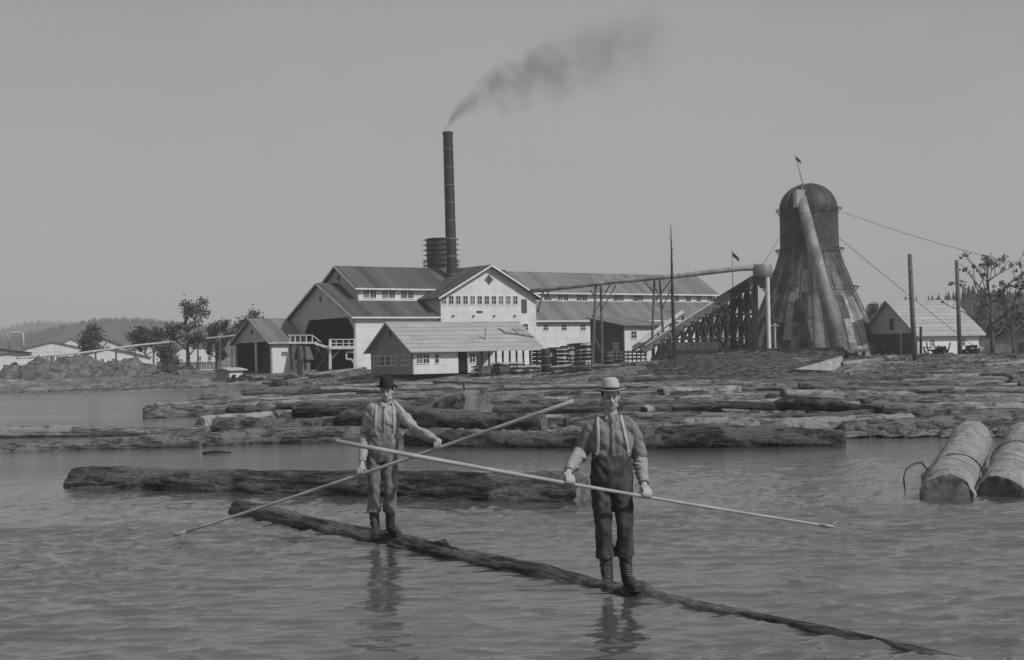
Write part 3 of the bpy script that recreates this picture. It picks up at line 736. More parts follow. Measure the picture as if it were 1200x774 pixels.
# ---- wigwam burner
D = 200; k = F/D; c0 = P(952, 430, D); bz = 1.3
bn = thing('refuse_burner', 'huge bell-shaped iron refuse burner with domed top', 'burner', (c0.x, c0.y, bz))
def zpx(py): return zat(c0.x, c0.y, py)-bz
def burner_mat():
    m, t, b = material('scorched_burner_plates', .65, .35)
    sp = t.n.new('ShaderNodeSeparateXYZ'); t.l.new(t.coord('Object'), sp.inputs[0])
    ang = t.math('ARCTAN2', sp.outputs[1], sp.outputs[0]); ai = t.math('FLOOR', t.math('MULTIPLY', ang, 7.64))
    zi = t.math('FLOOR', t.math('ADD', t.math('DIVIDE', sp.outputs[2], 3.1), t.math('MULTIPLY', t.rand(ai), .35)))
    r1 = t.rand(t.math('MULTIPLY_ADD', zi, 31.7, ai)); r2 = t.rand(ai)
    zf = t.ramp(t.math('DIVIDE', sp.outputs[2], 27), [(0, 1), (.3, .85), (.45, .35), (.58, .1), (1, .05)])
    tone = t.math('MULTIPLY_ADD', t.math('MULTIPLY', t.math('POWER', r1, 1.6), zf), .32, .035)
    st = t.noise(t.coord('Object', (1, 1, .5)), .9, 9, .75)
    tone = t.math('MULTIPLY', tone, t.ramp(st, [(.38, .35), (.58, 1.15)]))
    fr = t.math('FRACT', t.math('MULTIPLY', ang, 7.64)); seam = t.ramp(fr, [(0, .6), (.06, 1)])
    fz_ = t.math('FRACT', t.math('DIVIDE', sp.outputs[2], 1.15)); seam2 = t.ramp(fz_, [(0, .5), (.06, 1)])
    t.l.new(t.math('MULTIPLY', t.math('MULTIPLY', tone, seam), seam2), b.inputs['Base Color']); bump(t, b, t.math('MULTIPLY', seam, seam2), .6, .06); return m
prof = [(88/k, -1), (85/k, zpx(430)), (77/k, zpx(410)), (64/k, zpx(371)), (49.5/k, zpx(338)), (41/k, zpx(315)), (35.5/k, zpx(297)), (34/k, zpx(290)), (33.6/k, zpx(246))]
bm_ = burner_mat()
MB().lathe(prof, 48).build('burner_shell', bm_, bn, True)
rd = 33.6/k; z0 = zpx(246); hd = zpx(216)-z0
MB().lathe([(rd*math.cos(a), z0+hd*math.sin(a)) for a in [i*PI/2/10 for i in range(10)]]+[(.05, z0+hd)], 48).build('dome_screen', M['iron_dark'], bn, True)
for a in range(12):
    q = a*2*PI/12; pts = [((rd+.06)*math.cos(b)*math.cos(q), (rd+.06)*math.cos(b)*math.sin(q), z0+(hd+.06)*math.sin(b)) for b in [i*PI/2/8 for i in range(9)]]
    MB().tube(pts, .05, 4).build('dome_rib', M['iron_grey'], bn)
def rad_at(z):
    zs = [p[1] for p in prof]; rs_ = [p[0] for p in prof]; return float(np.interp(z, zs, rs_))
for py, ex in ((246, .5), (293, .6), (338, .7)):
    z = zpx(py); R_ = rad_at(z)
    m = MB().lathe([(R_+ex-.04, z), (R_+ex+.03, z), (R_+ex+.03, z+.07), (R_+ex-.04, z+.07), (R_+ex-.04, z)], 48)
    for a in range(20):
        q = a*2*PI/20; m.bar((R_*math.cos(q), R_*math.sin(q), z+.03), ((R_+ex)*math.cos(q), (R_+ex)*math.sin(q), z+.03), .05)
        m.bar((R_*math.cos(q), R_*math.sin(q), z-.8), ((R_+ex)*math.cos(q), (R_+ex)*math.sin(q), z), .06)
    m.build('hoop_walkway', M['iron_dark'], bn)
for a in range(24):
    q = a*2*PI/24+.1; pts = [((r+.02)*math.cos(q), (r+.02)*math.sin(q), z) for r, z in prof[:6]]
    MB().tube(pts, .045, 4).build('rib', M['iron_dark'], bn)
# leaning duct
du = thing('burner_duct', 'long leaning iron duct against the front of the burner', 'duct', (c0.x, c0.y-11, 1.3))
lo = Vector(du.location)
a = P(986, 420, 187.5)-lo; b = P(939, 232, 195)-lo
MB().tube([a, a.lerp(b, .5), b], [1.02, .84, .66], 20).build('duct_pipe', M['duct'], du, True)
for i in range(1, 9):
    f = i/9; q = a.lerp(b, f); d = (b-a).normalized()*.08; MB().tube([q-d*.6, q+d*.6], 1.04-.37*f, 20).build('band', M['iron_grey'], du, True)
MB().box(b.x-.75, b.x+.35, b.y-.7, b.y+1.6, b.z-1.2, b.z+1.0).build('duct_head', M['timber_pale'], du)
# flags and poles on top
def flagpole(name, label, a, b, fl=1):
    a = Vector(a); e = thing(name, label, 'flagpole', a); v = Vector(b)-a
    MB().tube([(0, 0, 0), v], [.06, .035], 6).build('pole', M['timber'], e)
    m = MB(); n = 6; w = fl; h = fl*.62
    for i in range(n+1):
        x = w*i/n; m.v += [tuple(v+Vector((x*.8, .08*math.sin(i*1.4), -h*.2-x*.75))), tuple(v+Vector((x*.8, .08*math.sin(i*1.4+.5)+.03, -h-x*.75)))]
    m.f += [(2*i, 2*i+2, 2*i+3, 2*i+1) for i in range(n)]
    o = m.build('flag', M['timber_dark'], e); s = o.modifiers.new('s', 'SOLIDIFY'); s.thickness = .02
flagpole('flagpole', 'leaning flagpole with tiny flag on the burner dome', P(941, 217, D), P(932, 182, D), .9)
flagpole('flagpole', 'thin flagpole with dark pennant left of the cyclone', P(859, 345, 196), P(858, 294, 196), 1.1)
# guy wires
def wire(label, p, q, r=.03, sag=.5, n=10, name='guy_wire'):
    p = Vector(p); q = Vector(q); pts = []
    for i in range(n+1):
        f = i/n; v = p.lerp(q, f)-p; v.z -= sag*4*f*(1-f); pts.append(v)
    tag(MB().tube(pts, r, 5).build(name, M['iron_dark'], None, loc=p), label, 'wire')
wire('guy wire running from the burner top to the bare tree pole', P(986, 248, D), P(1235, 318, 180), .028, .6)
wire('long guy wire slanting down from the burner across the barn', P(952, 252, D-4.2), P(1170, 428, 160), .034, .3)
wire('short guy wire down the left side of the burner', P(930, 250, D-4), P(893, 312, 188), .03, .1)
wire('guy wire hugging the burner front right of the duct', P(950, 252, D-4.3), P(1002, 352, D-6.5), .04, .1)
# ================================================================ CYCLONE, BLOWER PIPE, CONVEYOR
random.seed(11)
Dc = 184; kc = F/Dc
cb = P(896, 411, Dc); cy = thing('dust_cyclone', 'drum-shaped dust cyclone at the end of the long blower pipe', 'cyclone', (cb.x, cb.y, 1.8))
zc = lambda py: zat(cb.x, cb.y, py)-1.8
R_ = 11.5/kc
MB().lathe([(.35, zc(338)), (R_*.8, zc(329)), (R_, zc(327)), (R_, zc(312)), (R_*.9, zc(310)), (.1, zc(309))], 28, caps=True).build('drum', M['duct'], cy, True)
MB().lathe([(R_+.01, zc(327)), (R_+.12, zc(327)), (R_+.12, zc(325)), (R_+.01, zc(325))], 28).build('rim', M['iron_dark'], cy)
MB().tube([(.35, -1.2, -.5), (.35, -1.2, zc(326))], .26, 10).build('post', M['timber_white'], cy)
for dx, dy in ((-1, 1), (1, 1), (-1, -.9)): MB().bar((dx, dy, -.5), (dx*.9, dy*.9, zc(327)), .25).build('post', M['timber_dark'], cy)
# blower pipe
pa = P(618, 343, 178); pb = P(888, 314, Dc-.5)
bp = thing('blower_pipe', 'long thin blower pipe sloping up from the mill house to the cyclone', 'pipe', (pa.x, pa.y, 1.8))
lo = Vector(bp.location)
pl = [P(622, 341.5, 180), P(634, 340, 179), P(720, 330.5, 180), P(800, 323, 182), P(868, 315, 183.5), P(888, 313.5, Dc)]
MB().tube([p-lo for p in pl], [.26, .27, .27, .28, .31, .42], 12).build('pipe', M['duct'], bp, True)
for i in range(24):
    f = (i+.5)/24; px = 628+f*230; py = np.interp(px, [600, 632, 720, 800, 868], [343.5, 340, 330.5, 323, 315]); dd_ = np.interp(px, [600, 632, 720, 800, 868], [180, 179, 180, 182, 183.5])
    q = P(px, py, dd_)-lo; MB().tube([q-Vector((.05, 0, 0)), q+Vector((.05, 0, 0))], .31+.04*f, 10).build('band', M['iron_grey'], bp)
def bent(name, label, legs, D, braces, mat='timber', w=.28):
    """timber bent: legs [(px_top,py_top,px_bot,py_bot,depth offset)]"""
    q = P(legs[0][2], legs[0][3], D); q.z = 1.6
    e = thing(name, label, 'trestle', q)
    for a, b, c, d, o in legs:
        t_ = P(a, b, D+o)-q; l_ = P(c, d, D+o)-q; MB().tube([l_, t_], [w*.6, w*.5], 7).build('leg', M[mat], e)
    m = MB()
    for a, b, c, d, o in braces: m.bar(P(a, b, D+o)-q, P(c, d, D+o)-q, .14)
    m.build('brace', M[mat], e); return e
bent('pipe_trestle', 'timber bent under the blower pipe before the lean-to', [(698, 335, 694, 432, 0), (704, 335, 706, 432, .8)], 180,
     [(704, 352, 715, 334, .4), (698, 350, 692, 340, .2), (706, 362, 722, 334, .5), (694, 372, 706, 350, .3), (697, 395, 706, 415, .3), (700, 372, 706, 372, .3)])
bent('pipe_trestle', 'timber bent under the blower pipe above the conveyor', [(767, 327, 764, 405, 0), (773, 327, 778, 405, .8)], 182,
     [(755, 330, 767, 345, .3), (774, 345, 788, 326, .6), (768, 338, 776, 356, .4), (776, 362, 788, 335, .6)])
bent('pipe_trestle', 'short struts of the blower pipe above the long shed roof', [(637, 341, 630, 366, 0), (641, 341, 646, 352, .5)], 181, [(634, 341, 640, 352, .2)], w=.2)
# conveyor with trestle
Dv = 186
A0 = P(752, 413, Dv-6); A1 = P(890, 328, Dv+1)
cv = thing('inclined_conveyor', 'dark timber conveyor climbing from the ground to the cyclone on its trestle', 'conveyor', (A0.x, A0.y, 1.7))
lo = Vector(cv.location); a0, a1 = A0-lo, A1-lo; dv = (a1-a0); n_ = Vector((0, 1, 0)); off = 1.1
m = MB(); m.bar(a0+n_*off, a1+n_*off, 2.2, .25); m.build('trough_floor', M['timber'], cv)
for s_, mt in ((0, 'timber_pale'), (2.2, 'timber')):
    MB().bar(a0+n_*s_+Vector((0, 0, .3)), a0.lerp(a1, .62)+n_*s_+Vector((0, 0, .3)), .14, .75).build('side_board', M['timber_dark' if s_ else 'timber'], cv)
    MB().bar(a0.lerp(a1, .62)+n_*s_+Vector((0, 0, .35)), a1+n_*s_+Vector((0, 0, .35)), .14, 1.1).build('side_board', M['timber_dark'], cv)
MB().bar(a0+Vector((.3, .1, .78)), a0.lerp(a1, .6)+Vector((0, .1, .78)), .5, .1).build('side_cap', M['timber_pale'], cv)
hf = [.1+.0615*i for i in range(15)]
for i, f in enumerate(hf):
    for s_ in (0, 1.1, 2.2):
        tp_ = a0.lerp(a1, f)+n_*s_; MB().bar((tp_.x+random.uniform(-.1, .1), tp_.y, -1), tp_, .24).build('leg', M['timber_dark'], cv)
m = MB()
def onp(f, z, s_=0):
    q = a0.lerp(a1, f)+n_*s_; return Vector((q.x, q.y, z))
for i in range(len(hf)-1):
    f, f2 = hf[i], hf[i+1]; zt_ = (a0.lerp(a1, f)).z
    for s_ in (0, 1.1, 2.2):
        z = 0
        while z < zt_-.6:
            z2 = min(z+3.0, zt_)
            m.bar(onp(f, z, s_), onp(f2, z2, s_), .13)
            if i % 2: m.bar(onp(f, z2, s_), onp(hf[min(i+2, len(hf)-1)], z, s_), .13)
            m.bar(onp(f, z2, s_), onp(f2, z2, s_), .2); z = z2
    m.bar(onp(f, zt_*.55, 0), onp(f, zt_*.1, 2.2), .15)
m.build('brace', M['timber_dark'], cv)
MB().box(a0.x+2.2, a0.x+9.5, 1.5, 1.7, -1.2, 2.6).build('boarding', M['dark_board'], cv)
# second low conveyor left of it
B0 = P(742, 411, 188); B1 = P(800, 368, 190)
c2 = thing('log_chute', 'short second chute with pale sides left of the tall conveyor', 'chute', (B0.x, B0.y, 1.7)); lo = Vector(c2.location)
b0_, b1_ = B0-lo, B1-lo
MB().bar(b0_, b1_, 1.0, .2).build('chute_floor', M['timber'], c2)
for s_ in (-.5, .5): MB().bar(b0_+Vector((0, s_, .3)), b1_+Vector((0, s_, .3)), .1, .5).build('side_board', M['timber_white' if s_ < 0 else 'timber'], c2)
for f in (.25, .5, .75, 1): q = b0_.lerp(b1_, f); MB().bar((q.x, q.y, -1), q, .22).build('leg', M['timber_dark'], c2)
m = MB(); q = P(757, 428, 174); 
lad = thing('step_frame', 'small white slatted frame leaning at the conveyor foot', 'ladder', q); 
MB().bar((0, 0, 0), (-.45, .2, 1.1), .09).build('rail', M['timber_white'], lad); MB().bar((.45, 0, 0), (0, .2, 1.1), .09).build('rail', M['timber_white'], lad)
m = MB(); [m.bar((-.45*f, .2*f, 1.1*f), (.45-.45*f, .2*f, 1.1*f), .06) for f in (.2, .5, .8)]; m.build('rung', M['timber_white'], lad)

# ================================================================ BARK HEAP, RETAINING BOARD, MOUNDS
def heap(name, label, cat, mat, x0, x1, y0, y1, hf, n=90, m_=60, s=.35, **k):
    xs_ = [x0+(x1-x0)*i/n for i in range(n+1)]; ys_ = [y0+(y1-y0)*i/m_ for i in range(m_+1)]
    def fz(x, y): return hf(x, y)+s*noise.noise(Vector((x*.55, y*.4, 2)))+s*.5*noise.noise(Vector((x*1.7, y*1.1, 5)))+s*.25*noise.noise(Vector((x*4, y*2.5, 9)))
    o = grid(xs_, ys_, fz).build(name, mat, None, True, fix=False); return tag(o, label, cat)
hx0 = P(752, 425, 160).x; hx1 = P(985, 425, 160).x
def hh_(x, y):
    g0 = ground_h(x, y)-.6; top = 2.85 if y < 162 else 2.85-(y-162)*.5
    ramp_ = min(1, max(0, (y-131)/31))**.85*2.6+.2
    side = sstep(hx0-4, hx0+7, x)*(1-sstep(hx1-1.0, hx1+1.5, x))
    lowr = 1-.9*sstep(hx1-14, hx1+1, x)*(1-sstep(150, 163, y))
    return g0+(max(0, min(top, ramp_))-g0)*side*lowr
heap('bark_pile', 'long dark sloping pile of bark waste below the burner', 'bark pile', M['barkheap'], hx0-5, hx1+2, 128, 172, hh_, 150, 110, .2)
q = P(884, 411, 163.5); cap = thing('retaining_timber', 'long dark squared timber along the top of the bark pile', 'timber', q)
a = P(776, 414, 163.5); b = P(988, 409.5, 163.5)
MB().bar(a-q, b-q, .8, .5).build('beam', M['timber_dark'], cap)
for f in (.5, .72, .9, .985): z = (a.lerp(b, f))-q; MB().bar(z+Vector((0, -.3, -2.5)), z+Vector((0, -.3, 0)), .35).build('post', M['timber_dark'], cap)
random.seed(77); m = MB()
for i in range(900):
    x = random.uniform(hx0-4, hx1+9); y = random.uniform(127, 161); z = hh_(x, y)
    if x > hx1+1: z = ground_h(x, y)+.1
    z = max(z, ground_h(x, y)); L_ = random.uniform(.3, 1.6); a = random.gauss(.5, .5); v = Vector((math.cos(a)*L_, math.sin(a)*L_, random.uniform(-.1, .25)))
    m.bar(Vector((x, y, z+.1)), Vector((x, y, z+.1))+v, random.uniform(.05, .16), random.uniform(.03, .1))
tag(m.build('slab_waste', M['timber'], None), 'loose slabs and sticks strewn over the bark pile below the burner', 'slab waste', kind='stuff')
# pale plank wall at the heap end
q = P(940, 440, 147); pw = thing('plank_wing', 'pale slanting plank wall at the right foot of the bark pile', 'plank wall', q)
pts = [P(987, 417, 151), P(986, 435, 150), P(888, 447, 135), P(930, 433, 138)]
vs = [p-q for p in pts]; m = MB(); m.add(vs+[v+Vector((.1, .25, 0)) for v in vs], [(0, 1, 2, 3), (7, 6, 5, 4), (0, 4, 5, 1), (1, 5, 6, 2), (2, 6, 7, 3), (3, 7, 4, 0)])
m.build('planks', mottled('pale_plank', .22, .38, 1.2), pw)
# trestle end piece with ramp boards to the right
q = P(1000, 432, 158); rp = thing('plank_ramp', 'broken dark plank ramp running right from the bark pile end', 'ramp', q)
MB().bar(P(990, 414, 160)-q, P(1062, 431, 158)-q, .9, .3).build('deck', M['timber_dark'], rp)
MB().bar(P(988, 412, 160)-q, P(1012, 411, 161)-q, 1.6, .3).build('deck', M['timber'], rp)
for px in (992, 1003, 1012): MB().bar(P(px, 412, 160)-q, P(px, 438, 160)-q, .35).build('post', M['timber_dark'], rp)
for i, (pc, w_, pt, D_, lab) in enumerate(((18, 30, 424, 206, 'low dirt mound at the left edge'), (50, 42, 419, 203, 'second rounded dirt mound from the left edge'), (88, 66, 415.5, 207, 'broadest and tallest pale dirt mound on the left bank'), (150, 60, 421, 205, 'low dirt mound trailing off right of the tallest one'), (205, 42, 427, 203, 'smallest dirt mound below the tallest leafy tree'))):
    c = P(pc, 440, D_); zt_ = P(pc, pt, D_).z; R2 = w_/F*D_
    def mh(x, y, c=c, zt_=zt_, R2=R2):
        dx = (x-c.x)/R2; dy_ = (y-c.y)/(R2*.9); r = math.sqrt(dx*dx+dy_*dy_)
        g0 = ground_h(x, y)-.5; return g0+(zt_-g0)*max(0, 1-r**1.5*1.05 if r < .9 else max(0, 1-r))*1.0
    heap('dirt_mound', lab, 'dirt mound', M['dirt'], c.x-R2*1.1, c.x+R2*1.1, c.y-R2, c.y+R2, mh, 80, 60, .7)

# ================================================================ RAILWAY, POLES, SNAG
random.seed(21)
ra, rb = P(1000, 431, 172), P(1290, 428, 152)
def gz(p): return ground_h(p.x, p.y)
tr = thing('railway_track', 'railway track on sleepers before the right-hand barn', 'railway', (ra.x, ra.y, 1.6)); lo = Vector(tr.location)
d = (rb-ra); d.z = 0; Lt = d.length; d.normalize(); nn_ = Vector((-d.y, d.x, 0))
for s_ in (-.75, .75): MB().bar(nn_*s_+Vector((0, 0, .28)), d*Lt+nn_*s_+Vector((0, 0, .28)), .08, .16).build('rail', M['iron_dark'], tr)
for i in range(int(Lt/.75)):
    q = d*(i*.75+.2); MB().bar(q-nn_*1.3+Vector((0, 0, .08)), q+nn_*1.3+Vector((0, 0, .08)), .24, .2).build('sleeper', M['timber_dark'], tr)
m = MB(); m.v = []; 
prof_ = [(-3.2, -1.2), (-1.7, 0), (1.7, 0), (3.2, -1.2)]
vs = [tuple(d*t_+nn_*a+Vector((0, 0, b))) for t_ in (0, Lt) for a, b in prof_]; m.add(vs, [(0, 4, 5, 1), (1, 5, 6, 2), (2, 6, 7, 3), (3, 7, 4, 0), (0, 1, 2, 3), (7, 6, 5, 4)]); m.build('ballast', M['dirt'], tr)
def pole(name, label, cat, a, b, D, r0, r1, mat='timber', n=8, cap=None):
    A = P(a[0], a[1], D); B = P(b[0], b[1], D); A.z = min(A.z, ground_h(A.x, A.y))-.3
    e = MB().tube([(0, 0, 0), (B-A)*.5+Vector((random.uniform(-.04, .04), 0, 0)), B-A], [r0, (r0+r1)/2, r1], n).build(name, M[mat], None, True, loc=A)
    return tag(e, label, cat)
pole('timber_pole', 'taller bare pole standing before the left half of the barn', 'pole', (1073, 432), (1066, 298), 150, .29, .22)
pole('timber_pole', 'bare pole standing before the right end of the barn', 'pole', (1125, 420), (1121, 305), 158, .25, .2)
pole('short_post', 'short dark post between the barn door and the taller pole', 'post', (1079, 419), (1079, 383), 158, .16, .14, 'timber_dark')
e = thing('utility_pole', 'small white cross-armed pole before the burner base', 'utility pole', P(908.5, 412, 166))
q = P(908, 379, 166)-Vector(e.location); MB().tube([(0, 0, -1), q], [.13, .1], 8).build('post', M['timber_pale'], e)
MB().bar(q+Vector((-.45, -.1, -.25)), q+Vector((.45, -.1, -.25)), .1, .1).build('crossarm', M['timber_pale'], e)
# dead snag
e = thing('dead_snag', 'thin dead tree stem with stub branches taller than the mill roofs', 'dead tree', P(790, 434, 166)); lo = Vector(e.location)
pts = [P(792, 440, 166), P(790, 400, 166), P(788, 350, 166), P(787, 300, 166), P(786, 263, 166)]
MB().tube([p-lo for p in pts], [.26, .22, .17, .1, .03], 8).build('trunk', M['timber_dark'], e)
m = MB()
for i in range(46):
    py = random.uniform(268, 390); f = (py-263)/177; q = P(786+f*5, py, 166)-lo; L_ = random.uniform(.2, .95)*(.4+f)
    a = random.uniform(0, 2*PI); m.tube([q, q+Vector((math.cos(a)*L_, math.sin(a)*L_, random.uniform(-.3, .3)*L_))], [.035, .012], 4)
m.build('branch', M['timber_dark'], e)

# ================================================================ FLUME, FENCE, LUMBER, CLUTTER
fl = thing('raised_flume', 'long raised flume on posts crossing behind the left trees', 'flume', P(160, 424, 225)); lo = Vector(fl.location)
fp = [P(20, 420, 205), P(98, 413.5, 215), P(160, 405, 222), P(220, 399, 226), P(278, 393.5, 225)]
MB().tube([p-lo for p in fp], .15, 8).build('pipe', M['timber_pale'], fl)
for px in (60, 88, 112, 136, 158, 180, 204, 232, 258, 272):
    py = np.interp(px, [20, 98, 160, 220, 278], [420, 413.5, 405, 399, 393.5]); D_ = np.interp(px, [20, 98, 160, 220, 278], [205, 215, 222, 226, 225])
    q = P(px, py, D_)-lo; q2 = P(px, 432, D_)-lo; MB().bar(q2, q, .22).build('post', M['timber'], fl)
e = thing('pipe_elbow', 'pale curved pipe elbow above the low warehouse roof at the far left', 'pipe', P(16, 400, 300)); lo = Vector(e.location)
MB().tube([P(11, 410, 300)-lo, P(11, 393, 300)-lo, P(14, 390.5, 300)-lo, P(20, 390, 300)-lo, P(27, 391.5, 300)-lo, P(27, 410, 300)-lo], .22, 10).build('pipe', M['timber_pale'], e, True)
fe = thing('picket_fence', 'dark picket fence on the left bank below the tallest tree', 'fence', P(218, 430, 200)); lo = Vector(fe.location)
for i in range(46):
    px = 184+i*1.55; MB().bar(P(px, 433, 200)-lo, P(px+random.uniform(-.3, .3), 424.5+random.uniform(-1, .6), 200)-lo, .1).build('picket', M['timber_dark'], fe)
m = MB(); m.bar(P(183, 427, 200.1)-lo, P(256, 425.5, 200.1)-lo, .09); m.build('rail', M['timber_dark'], fe)
# lumber stacks
def stack(label, px, py, D, L_, W_, H_, th=TH, mat='timber', group=None, name='lumber_stack'):
    q = P(px, py, D); q.z = ground_h(q.x, q.y)-.1
    e = thing(name, label, 'lumber stack', q, th, group); z = 0; k = 0
    while z < H_:
        m = MB(); y = 0
        while y < W_-.1:
            w_ = random.uniform(.2, .34); x = random.uniform(-.25, .25); m.box(x, x+L_*random.uniform(.9, 1), y, y+w_-.03, z, z+.16); y += w_
        m.build('board_layer', M[random.choice((mat, mat, 'timber_dark', 'timber_pale'))], e)
        if k % 2: MB().box(.3, .42, 0, W_, z+.16, z+.24).box(L_*.7, L_*.7+.12, 0, W_, z+.16, z+.24).build('spacer', M['timber_dark'], e)
        z += .24; k += 1
    return e
for i, (px, L_, H_, lab) in enumerate(((563, 4, 1.3, 'board stack just right of the workshop end wall'), (586, 3.5, 1.6, 'board stack under the middle of the workshop roof bay'), (606, 3.5, 1.2, 'lower board stack under the right end of the workshop roof'))):
    stack(lab, px, 433, 173, L_, 2, H_, TS)
for i in range(7):
    px = 634+i*8.8
    stack('board stack number %s from the left in the row before the white shed wall' % ('one two three four five six seven'.split()[i]), px, 433, 181, 1.35, 2, random.uniform(1.9, 2.7), TH, random.choice(('timber', 'timber_dark')))
def post_tank(label, px, D, w_, pt): 
    q = P(px, 433, D); q.z = ground_h(q.x, q.y)-.1; h = zat(q.x, q.y, pt)-q.z
    e = thing('iron_drum', label, 'drum', q); MB().lathe([(w_, 0), (w_, h*.97), (w_*.9, h)], 20, caps=True).build('shell', M['iron_dark'], e, True)
    for f in (.3, .65): MB().lathe([(w_+.003, h*f), (w_+.04, h*f+.02), (w_+.04, h*f+.08), (w_+.003, h*f+.1)], 20).build('band', M['iron_grey'], e)
post_tank('upright dark iron drum at the right end of the workshop', 640, 172, .55, 409)
post_tank('upright dark iron drum right of the board stacks', 713, 176, .55, 412)
fe = thing('board_fence', 'low dark board fence before the lean-to shed', 'fence', P(740, 424, 181)); lo = Vector(fe.location)
for i in range(9): px = 716+i*5; MB().bar(P(px, 428, 181)-lo, P(px, 411, 181)-lo, .14).build('post', M['timber_dark'], fe)
for py in (413, 417, 421): MB().bar(P(714, py, 181)-lo, P(758, py-.5, 181)-lo, .06, .26).build('rail', M['timber'], fe)
e = thing('dock_edge', 'dark timber edging along the bank between mill and conveyor', 'timber edging', P(720, 431, 170)); lo = Vector(e.location)
MB().bar(P(640, 432.5, 170)-lo, P(795, 429.5, 170)-lo, 1.0, .35).build('beam', M['timber_dark'], e)
for i in range(12): px = 648+i*13; MB().bar(P(px, 431, 169.4)-lo, P(px, 438, 169.4)-lo, .25).build('pile', M['timber_dark'], e)
def junk(label, px, py, D, w_, h, seed):
    random.seed(seed); q = P(px, py, D); q.z = ground_h(q.x, q.y)-.15
    e = thing('scrap_heap', label, 'scrap heap', q); m = MB()
    for i in range(20):
        m = MB(); x = random.gauss(0, w_*.35); hh2 = h*max(.15, 1-abs(x)/w_)
        a = Vector((x, random.uniform(-1, 1), random.random()*hh2)); dd_ = Vector((random.gauss(0, 1), random.gauss(0, .5), random.gauss(0, .5)))*w_*.16
        m.bar(a-dd_*1.2, a+dd_*1.2, random.uniform(.2, .6), random.uniform(.12, .45)); m.build('scrap_board', M['timber_dark'], e)
    for i in range(5): m = MB(); x = random.gauss(0, w_*.4); m.bar((x, -.8, 0), (x+random.uniform(-.6, .6), -.5, h*random.uniform(.3, .9)), .12); m.build('stick', M['timber'], e)
junk('dark scrap heap against the barn wall right of the taller pole', 1094, 425, 168, 2.4, 2.1, 1)
junk('dark scrap heap at the barn corner right of the second pole', 1137, 424, 168, 1.8, 1.2, 2)
junk('low scrap heap at the mouth of the small open shed', 285, 434, 186, 2.4, .9, 3)
junk('scattered timbers below the small open shed', 325, 437, 180, 2.6, .6, 4)
junk('dark scrap under the conveyor trestle', 842, 420, 178, 3.0, 1.6, 5)
junk('low dark scrap heap at the conveyor foot', 780, 430, 172, 2.6, .9, 6)
# bank weeds
random.seed(31); m = MB()
for i in range(15000):
    px = random.uniform(-30, 1230); Dd = random.uniform(128, 190); x = (px-600)/F*Dd; s_ = shore(x)
    if Dd < s_+3: continue
    if noise.noise(Vector((x*.08, Dd*.1, 6))) < -.12: continue
    z = ground_h(x, Dd)-.03; h = random.uniform(.05, .22)
    for j in range(3):
        a = random.uniform(0, 2*PI); dx, dy_ = math.cos(a)*.14, math.sin(a)*.14
        m.add([(x+dx*2-dy_*.6, Dd+dy_*2+dx*.6, z), (x+dx*2+dy_*.6, Dd+dy_*2-dx*.6, z), (x+dx*4, Dd+dy_*4, z+h)], [(0, 1, 2)])
tag(m.build('bank_weeds', M['grass'], None, fix=False), 'low weeds and brush covering the mill bank', 'weeds', kind='stuff')
